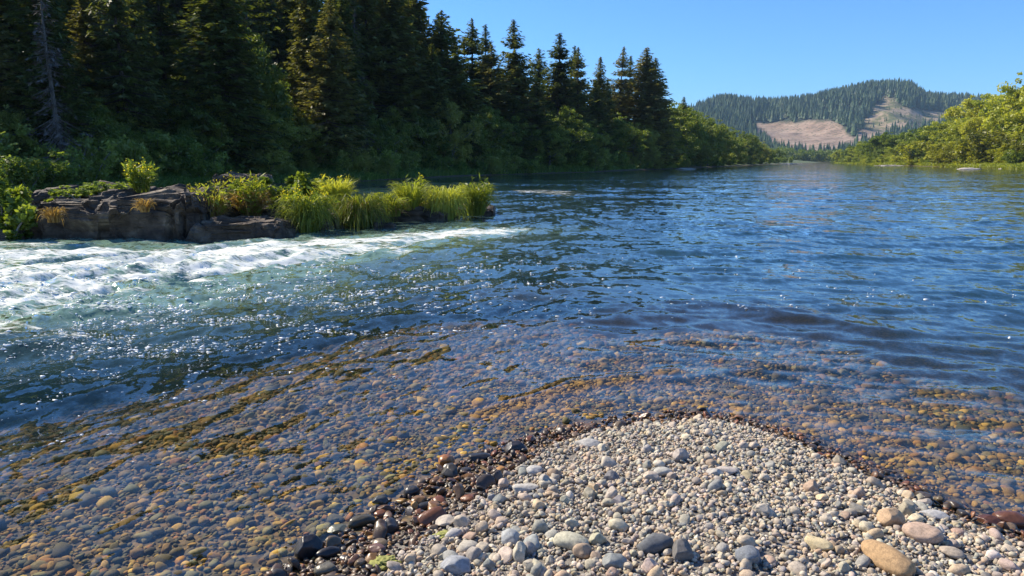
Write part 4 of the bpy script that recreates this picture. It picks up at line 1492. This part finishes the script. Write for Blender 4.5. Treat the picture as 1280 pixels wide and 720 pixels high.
# downstream stretch of the left bank
CAPL = ([835, 850, 870, 900, 930, 950, 970, 1000], [128, 132, 140, 152, 165, 174, 186, 196])
for i in range(42):
    px = 832 + 150 * (i + rng.random()) / 42
    s = rng.uniform(3, 30)
    tree_at(ALDERS, px, s, np.interp(px, *CAPL) + rng.uniform(-4, 22), None, unit_h=10, fat=rng.uniform(0.9, 1.3),
            label="rounded broadleaf tree along the far downstream end of the shaded bank", cat="broadleaf tree", group="broadleaf trees far down the shaded bank")
for i in range(34):
    px = 800 + 190 * (i + rng.random()) / 34
    tree_at(SHRUBS, px, rng.uniform(0.5, 6), None, rng.uniform(1.5, 4.5), unit_h=2.2, fat=rng.uniform(1.2, 1.8), label="low shrub under the far downstream trees of the shaded bank", cat="shrub", group="shrubs far down the shaded bank")
# shrubs along the bank
for i in range(120):
    px = -60 + 900 * (i + rng.random()) / 120
    s = rng.uniform(1.0, 11)
    zone = "behind the dark ledge" if px < 230 else "behind the islet" if px < 600 else "beyond the islet's tip"
    row = "near the waterline" if s < 5 else "up the slope"
    tree_at(SHRUBS, px, s, None, rng.uniform(1.2, 3.6), unit_h=2.2, fat=rng.uniform(1.0, 1.5), label=f"green shrub of the shaded bank {zone}, {row}", cat="shrub", group=f"shrubs {zone}, {row}")


M['twig_grey'] = bark_mat("weathered_wood", (0.07, 0.06, 0.05), (0.16, 0.14, 0.12))
SNAG = fir(91, 0.12, 0.13, 1.0, 0.75, 0.55, dead=True)
for _n, _me in SNAG:
    _me.materials[0] = M['twig_grey']
DEAD = [Kind("dead_conifer", SNAG)]
for px, s_, h, lab in ((76, 3, 13, "grey dead conifer with drooping bare branches in front of the dark forest, by the ledge"), (128, 12, 15, "thin grey dead conifer deeper in the forest behind the long ledge"),
                       (446, 10, 16, "bare grey conifer trunk between the dark forest's last tall trees")):
    tree_at(DEAD, px, s_, None, h, label=lab, cat="dead tree")


def fallen_snag():
    d = bank_dist(130, LEFT_LINE) + 10
    x, y = ray_xy(132, d)
    z = float(ground_z(np.array([x]), np.array([y]))[0])
    g = np.random.default_rng(5)
    segs = []
    for k in range(26):
        a = g.uniform(0, 6.28)
        o = np.array([g.normal(0, .5), g.normal(0, .5), 0.3])
        q = o + np.array([math.cos(a) * g.uniform(.8, 2.4), math.sin(a) * 1.0, g.uniform(1.5, 4.5)])
        segs.append((o, q, 0.06, 0.02))
        for j in range(5):
            b = o + (q - o) * g.uniform(.3, 1)
            segs.append((b, b + g.normal(0, .7, 3), 0.02, 0.006))
    V, F = tubes(segs, 5)
    tag(link("dead_shrub", mk_mesh("dead_shrub", V, F, M['twig_dry']), None, (x, y, z)), "grey leafless tangle of dead branches on the shaded bank behind the ledge", "dead shrub")


fallen_snag()


def bank_grass(line, name, mat, n, pxr, srange, h, label, wid):
    g = np.random.default_rng(77)
    px = g.uniform(*pxr, n)
    d = np.array([bank_dist(p, line) for p in px]) + g.uniform(*srange, n)
    x = (px - 640) / FPX * math.cos(PITCH) * d
    z = ground_z(x, d)
    V, F, T = blades(g, n, 0.001, h, 0.7, 1.0, 2)
    k = len(V) // n
    V = V.reshape(n, k, 3)
    # blade width follows the clump it stands for
    V[:, :, 0] = V[:, :, 0] * 1.0
    b, c = V[:, 0::2].copy(), V[:, 1::2].copy()
    mid = (b + c) / 2
    wv = (c - b) * wid
    V[:, 0::2], V[:, 1::2] = mid - wv, mid + wv
    sc = g.uniform(0.5, 1.4, n) * np.clip(d / 120, 0.5, 3.0) ** 0.3
    V = V * sc[:, None, None] + np.stack([x, d, z], 1)[:, None, :]
    tag(link(name, mk_mesh(name, V.reshape(-1, 3), F, M[mat], {"tint": T}, smooth=False)), label, kind="stuff")


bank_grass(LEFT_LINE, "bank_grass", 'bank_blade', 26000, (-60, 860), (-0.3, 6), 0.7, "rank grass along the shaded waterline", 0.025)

# ------------------------------------------------------------------ the sunny right bank
rng = np.random.default_rng(77)
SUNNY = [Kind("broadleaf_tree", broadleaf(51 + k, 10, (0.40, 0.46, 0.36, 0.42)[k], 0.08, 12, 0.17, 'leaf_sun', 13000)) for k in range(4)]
GOLD = [Kind("golden_shrub", bush(61 + k, 2.2, 4200, 0.085, 'shrub_gold', (0.2, 0.4)[k])) for k in range(2)]
GREENS = [Kind("bank_shrub", bush(65 + k, 2.2, 4200, 0.085, 'leaf_sun', (0.2, 0.4)[k])) for k in range(2)]
CAPR = ([1036, 1050, 1070, 1100, 1140, 1180, 1210, 1240, 1252, 1262, 1280, 1320], [194, 184, 176, 164, 156, 146, 138, 128, 118, 100, 84, 80])
tree_at(SUNNY, 1274, 52, 86, None, RIGHT_LINE, 10, 0.95, "tallest broadleaf tree of the sunny bank, rising at the right edge of the photo", "broadleaf tree")
tree_at(SUNNY, 1308, 58, 76, None, RIGHT_LINE, 10, 0.95, "tall sunny bank tree half outside the frame beside the tallest one", "broadleaf tree")
for i in range(74):
    f = (i + rng.random()) / 74
    px = 1037 + 300 * f ** 0.8
    back = i % 2
    s0 = np.interp(px, [1040, 1280], [5, 40])
    s = s0 + (rng.uniform(18, 55) if back else rng.uniform(0, 16))
    cap = np.interp(px, *CAPR)
    base = np.interp(px, [1037, 1280], [203, 208])
    ty = cap + rng.uniform(0, 8) if back else cap + (base - cap) * rng.uniform(0.42, 0.75)
    if px > 1245 and back:
        ty = rng.uniform(105, 130)
    zone = "far up the reach" if px < 1120 else "midway" if px < 1210 else "near the tallest tree"
    row = "back row" if back else "front row"
    tree_at(SUNNY, px, s, ty, None, RIGHT_LINE, 10, rng.uniform(0.95, 1.5), f"sunlit rounded broadleaf tree of the sunny bank {zone}, {row}", "broadleaf tree", f"sunny bank trees {zone}, {row}")
for i, (px, s, ty, ft) in enumerate([(1236, 10, 168, 1.6), (1246, 12, 165, 1.5), (1228, 8, 175, 1.5), (1148, 10, 178, 1.4), (1200, 8, 184, 1.5), (1184, 10, 182, 1.5), (1274, 10, 176, 1.5), (1262, 6, 186, 1.5)]):
    lab = "golden yellow shrub on the sunny bank below the tallest tree" if px > 1220 else "golden yellow shrub on the sunny bank midway along the trees"
    tree_at(GOLD, px, s * 0.6 + np.interp(px, [1140, 1280], [4, 26]), ty - 4, None, RIGHT_LINE, 2.2, ft, lab, "shrub", "golden shrubs below the tallest tree" if px > 1220 else "golden shrubs midway")
for i in range(64):
    px = 1040 + 290 * ((i + rng.random()) / 64) ** 0.85
    s = rng.uniform(2, 16) + np.interp(px, [1040, 1280], [0, 24])
    zone = "far up the reach" if px < 1120 else "midway" if px < 1210 else "near the tallest tree"
    tree_at(GREENS, px, s, None, rng.uniform(1.5, 4.5), RIGHT_LINE, 2.2, rng.uniform(1.2, 1.9), f"low sunlit green shrub at the foot of the sunny bank's trees {zone}", "shrub", f"sunny bank shrubs {zone}")
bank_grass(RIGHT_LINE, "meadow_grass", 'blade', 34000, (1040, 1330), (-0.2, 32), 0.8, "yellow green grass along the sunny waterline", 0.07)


def gravel_spit(px0, px1, py, label, seed, thick=0.35):
    a, b = at(px0, py), at(px1, py)
    V, F = ico(4)
    c = (a + b) / 2
    L = np.linalg.norm(b - a) / 2
    P = V * np.array([L, max(L * 0.25, 1.5), thick])
    P[:, :2] *= (1 + 0.3 * noise3(V[:, 0] * 2, V[:, 1] * 2, V[:, 2] * 2, seed))[:, None]
    P[:, 2] += 0.12 * noise3(P[:, 0], P[:, 1] * 1.5, P[:, 2], seed)
    o = link("gravel_spit", mk_mesh("gravel_spit", P, F, M['stone_dry']), None, (c[0], c[1], 0.0))
    o.rotation_euler = (0, 0, math.atan2(b[1] - a[1], b[0] - a[0]))
    o.color = (0.42, 0.38, 0.33, 1)
    tag(o, label, "gravel bar")


gravel_spit(1198, 1224, 211.6, "pale gravel spit in the water off the sunny bank's tallest tree", 1)
gravel_spit(1250, 1274, 211.2, "small pale gravel spit at the right edge off the sunny bank", 2)
gravel_spit(1095, 1128, 207.4, "thin far gravel spit along the sunny bank midway", 3)
gravel_spit(972, 1002, 205.2, "whitish far gravel spit at the bend below the dark trees", 4, 0.5)
gravel_spit(846, 868, 211.8, "small pale gravel patch at the foot of the shaded bank downstream", 5, 0.3)

# ------------------------------------------------------------------ hills with clearcuts, far forest
RIDGE = ([700, 800, 840, 865, 885, 905, 930, 960, 1000, 1030, 1065, 1085, 1105, 1125, 1142, 1165, 1200, 1235, 1270, 1330, 1450],
         [172, 152, 140, 133, 125, 122, 126, 127, 124, 116, 109, 107, 105, 108, 119, 121, 123, 129, 140, 158, 175])
RIDGE = (RIDGE[0], [v + 9 for v in RIDGE[1]])      # the crest itself lies a tree's height below its outline
CLEAR1 = [(936, 157), (962, 153), (1000, 151), (1038, 150), (1054, 157), (1060, 168), (1068, 172), (1078, 161), (1112, 160), (1118, 170), (1075, 186), (1050, 196), (1000, 198), (970, 190), (950, 174)]
CLEAR2 = [(1104, 119), (1118, 124), (1128, 134), (1156, 138), (1180, 139), (1196, 143), (1180, 156), (1140, 166), (1112, 168), (1088, 164), (1076, 158), (1083, 146), (1092, 136)]


def hill_mat():
    m, t = new_mat("hillside")
    geo = N(t, "ShaderNodeNewGeometry")
    c1, c2 = attr(t, "cut"), attr(t, "regrowth")
    n = N(t, "ShaderNodeTexNoise", i_Scale=0.022, i_Detail=12.0, i_Roughness=0.82)
    t.links.new(geo.outputs["Position"], n.inputs["Vector"])
    r1 = ramp(t, [(0.36, (0.10, 0.075, 0.05)), (0.48, (0.27, 0.185, 0.13)), (0.62, (0.38, 0.285, 0.21))])
    t.links.new(n.outputs["Fac"], r1.inputs[0])
    r2 = ramp(t, [(0.38, (0.05, 0.075, 0.030)), (0.47, (0.13, 0.13, 0.055)), (0.53, (0.30, 0.225, 0.15)), (0.7, (0.36, 0.28, 0.2))])
    t.links.new(n.outputs["Fac"], r2.inputs[0])
    c = mixc(t, c1.outputs["Fac"], (0.025, 0.04, 0.02), r1.outputs[0])
    c = mixc(t, c2.outputs["Fac"], c, r2.outputs[0])
    vb = N(t, "ShaderNodeTexVoronoi", i_Scale=0.16)
    t.links.new(geo.outputs["Position"], vb.inputs["Vector"])
    sb = N(t, "ShaderNodeSeparateColor")
    t.links.new(vb.outputs["Color"], sb.inputs[0])
    brush = mathn(t, 'MULTIPLY', mathn(t, 'LESS_THAN', vb.outputs["Distance"], 0.42), mathn(t, 'GREATER_THAN', sb.outputs[0], 0.55))
    c = mixc(t, mathn(t, 'MULTIPLY', brush, 0.75), c, (0.07, 0.075, 0.04))
    p = N(t, "ShaderNodeBsdfPrincipled", i_Roughness=1.0)
    t.links.new(c, p.inputs["Base Color"])
    o = N(t, "ShaderNodeOutputMaterial")
    t.links.new(p.outputs[0], o.inputs[0])
    return m


D0, D1 = 1250.0, 2700.0


def hill_z(px, t):
    d = D0 + (D1 - D0) * t
    ridge = (HORIZON - np.interp(px, *RIDGE)) / FPX * 2150
    x = (px - 640) / FPX * d
    prof = sstep(-0.05, 0.62, t) * (1 - 0.25 * sstep(0.66, 1.0, t))
    gul = 1 - 0.16 * np.abs(noise2(x / 170 + 0.4 * d / 300, d / 700, 61)) * (1 - sstep(0.45, 0.62, t)) * 2
    return np.maximum(ridge * prof * gul - 2 + 3.0 * noise2(x / 40, d / 40, 62), -6)


def build_hill():
    pxs = np.linspace(640, 1500, 430)
    ts = np.linspace(0, 1, 220)
    PX, T = np.meshgrid(pxs, ts)
    d = D0 + (D1 - D0) * T
    x = (PX - 640) / FPX * d
    z = hill_z(PX, T)
    i = np.arange(PX.size).reshape(PX.shape)
    F = np.stack([i[:-1, :-1], i[:-1, 1:], i[1:, 1:], i[1:, :-1]], -1).reshape(-1, 4)
    u, v = pix(x.ravel(), d.ravel(), z.ravel())
    front = T.ravel() < 0.66
    jx = 6 * noise2(x.ravel() / 45, d.ravel() / 60, 63) + 3 * noise2(x.ravel() / 16, d.ravel() / 25, 65)
    c1 = sstep(-2, 3, sdist(u + jx, v + jx * 0.5, CLEAR1)) * front
    c2 = sstep(-2, 3, sdist(u + jx, v + jx * 0.5, CLEAR2)) * front
    me = mk_mesh("hill", np.stack([x.ravel(), d.ravel(), z.ravel()], 1), F, hill_mat(), {"cut": c1, "regrowth": c2})
    tag(link("hill", me), "wooded hill with tan clearcuts behind the river bend", kind="structure")
    # the forest on it: small conifers, one mass
    n = 21000
    g = np.random.default_rng(64)
    px = g.uniform(700, 1400, n)
    t = g.uniform(0.0, 0.74, n) ** 0.8
    d = D0 + (D1 - D0) * t
    x = (px - 640) / FPX * d
    z = hill_z(px, t)
    u, v = pix(x, d, z)
    jx = 6 * noise2(x / 45, d / 60, 63) + 3 * noise2(x / 16, d / 25, 65)
    s1, s2 = sdist(u + jx, v + jx * 0.5, CLEAR1), sdist(u + jx, v + jx * 0.5, CLEAR2)
    keep = ((s1 < -0.5) & (s2 < -0.5)) | (t > 0.64)
    keep |= (s2 > 0) & (g.random(n) < 0.12)
    x, d, z = x[keep], d[keep], z[keep]
    inside = (s2[keep] > 0) & (t[keep] < 0.64)
    n = len(x)
    h = np.where(inside, g.uniform(5, 11, n), g.uniform(17, 33, n))
    # each tree: three stacked ragged cones of five sides
    Vs, Fs = [], []
    off = 0
    for (z0, z1, r) in ((0.05, 0.55, 0.20), (0.3, 0.8, 0.15), (0.55, 1.0, 0.095)):
        a = g.uniform(0, 6.28, n)[:, None] + np.arange(5) / 5 * 6.283
        rr = (h * r)[:, None] * g.uniform(0.7, 1.25, (n, 5))
        ring = np.stack([x[:, None] + np.cos(a) * rr, d[:, None] + np.sin(a) * rr, (z + h * z0)[:, None] + g.uniform(-.05, .05, (n, 5)) * h[:, None]], 2)
        tip = np.stack([x, d, z + h * z1], 1)[:, None, :]
        Vs.append(np.concatenate([ring, tip], 1).reshape(-1, 3))
        i = np.arange(5)
        f = np.stack([i, (i + 1) % 5, np.full(5, 5)], 1)[None] + (np.arange(n) * 6)[:, None, None] + off
        Fs.append(f.reshape(-1, 3))
        off += n * 6
    T = np.tile(np.repeat(np.clip(g.normal(0.45, 0.25, n), 0, 1), 6), 3)
    mt = foliage_mat("far_needles", (0.035, 0.070, 0.034), (0.11, 0.165, 0.065), 0.15)
    tag(link("hill_forest", mk_mesh("hill_forest", np.concatenate(Vs), np.concatenate(Fs), mt, {"tint": T}, smooth=False)), "mass of dark conifers covering the far hill", kind="stuff")


build_hill()


def far_treeline():
    """low dark wood closing the river bend"""
    g = np.random.default_rng(71)
    P, U, W, T = [], [], [], []
    for k in range(170):
        px = g.uniform(940, 1062)
        d = g.uniform(905, 1010)
        x = (px - 640) / FPX * d
        h = g.uniform(9, 15) * (1.25 if px < 985 else 1.0)
        m = 260
        c = unit(g.normal(0, 1, (m, 3))) * (g.uniform(0.3, 1, m) ** 0.4)[:, None] * np.array([h * .42, h * .42, h * .52]) + np.array([x, d, 2 + h * 0.5])
        ud = unit(g.normal(0, 1, (m, 3))); wd = unit(np.cross(ud, g.normal(0, 1, (m, 3))))
        ln = g.uniform(0.5, 1.0, m)
        P.append(c); U.append(ud * ln[:, None]); W.append(wd * ln[:, None] * .6); T.append(np.clip(g.normal(.4, .12) + g.normal(0, .15, m), 0, 1))
    V, F = quads(*map(np.concatenate, (P, U, W)))
    tag(link("bend_woods", mk_mesh("bend_woods", V, F, M['leaf'], {"tint": np.repeat(np.concatenate(T), 5)}, smooth=False)), "low dark wood closing the river bend below the hill", kind="stuff")


far_treeline()


# ------------------------------------------------------------------ the air
def build_haze():
    import bmesh
    m, t = new_mat("haze")
    v = N(t, "ShaderNodeVolumePrincipled")
    v.inputs["Color"].default_value = (0.50, 0.74, 1.0, 1)
    v.inputs["Density"].default_value = 0.00008
    o = N(t, "ShaderNodeOutputMaterial")
    t.links.new(v.outputs[0], o.inputs["Volume"])
    bm = bmesh.new()
    bmesh.ops.create_cube(bm, size=1.0)
    me = bpy.data.meshes.new("haze")
    bm.to_mesh(me)
    bm.free()
    me.materials.append(m)
    ob = link("haze", me, None, (0, 0, 198))
    ob.scale = (14000, 14000, 404)
    tag(ob, "thin blue air between the river and the far hill", kind="stuff")


build_haze()
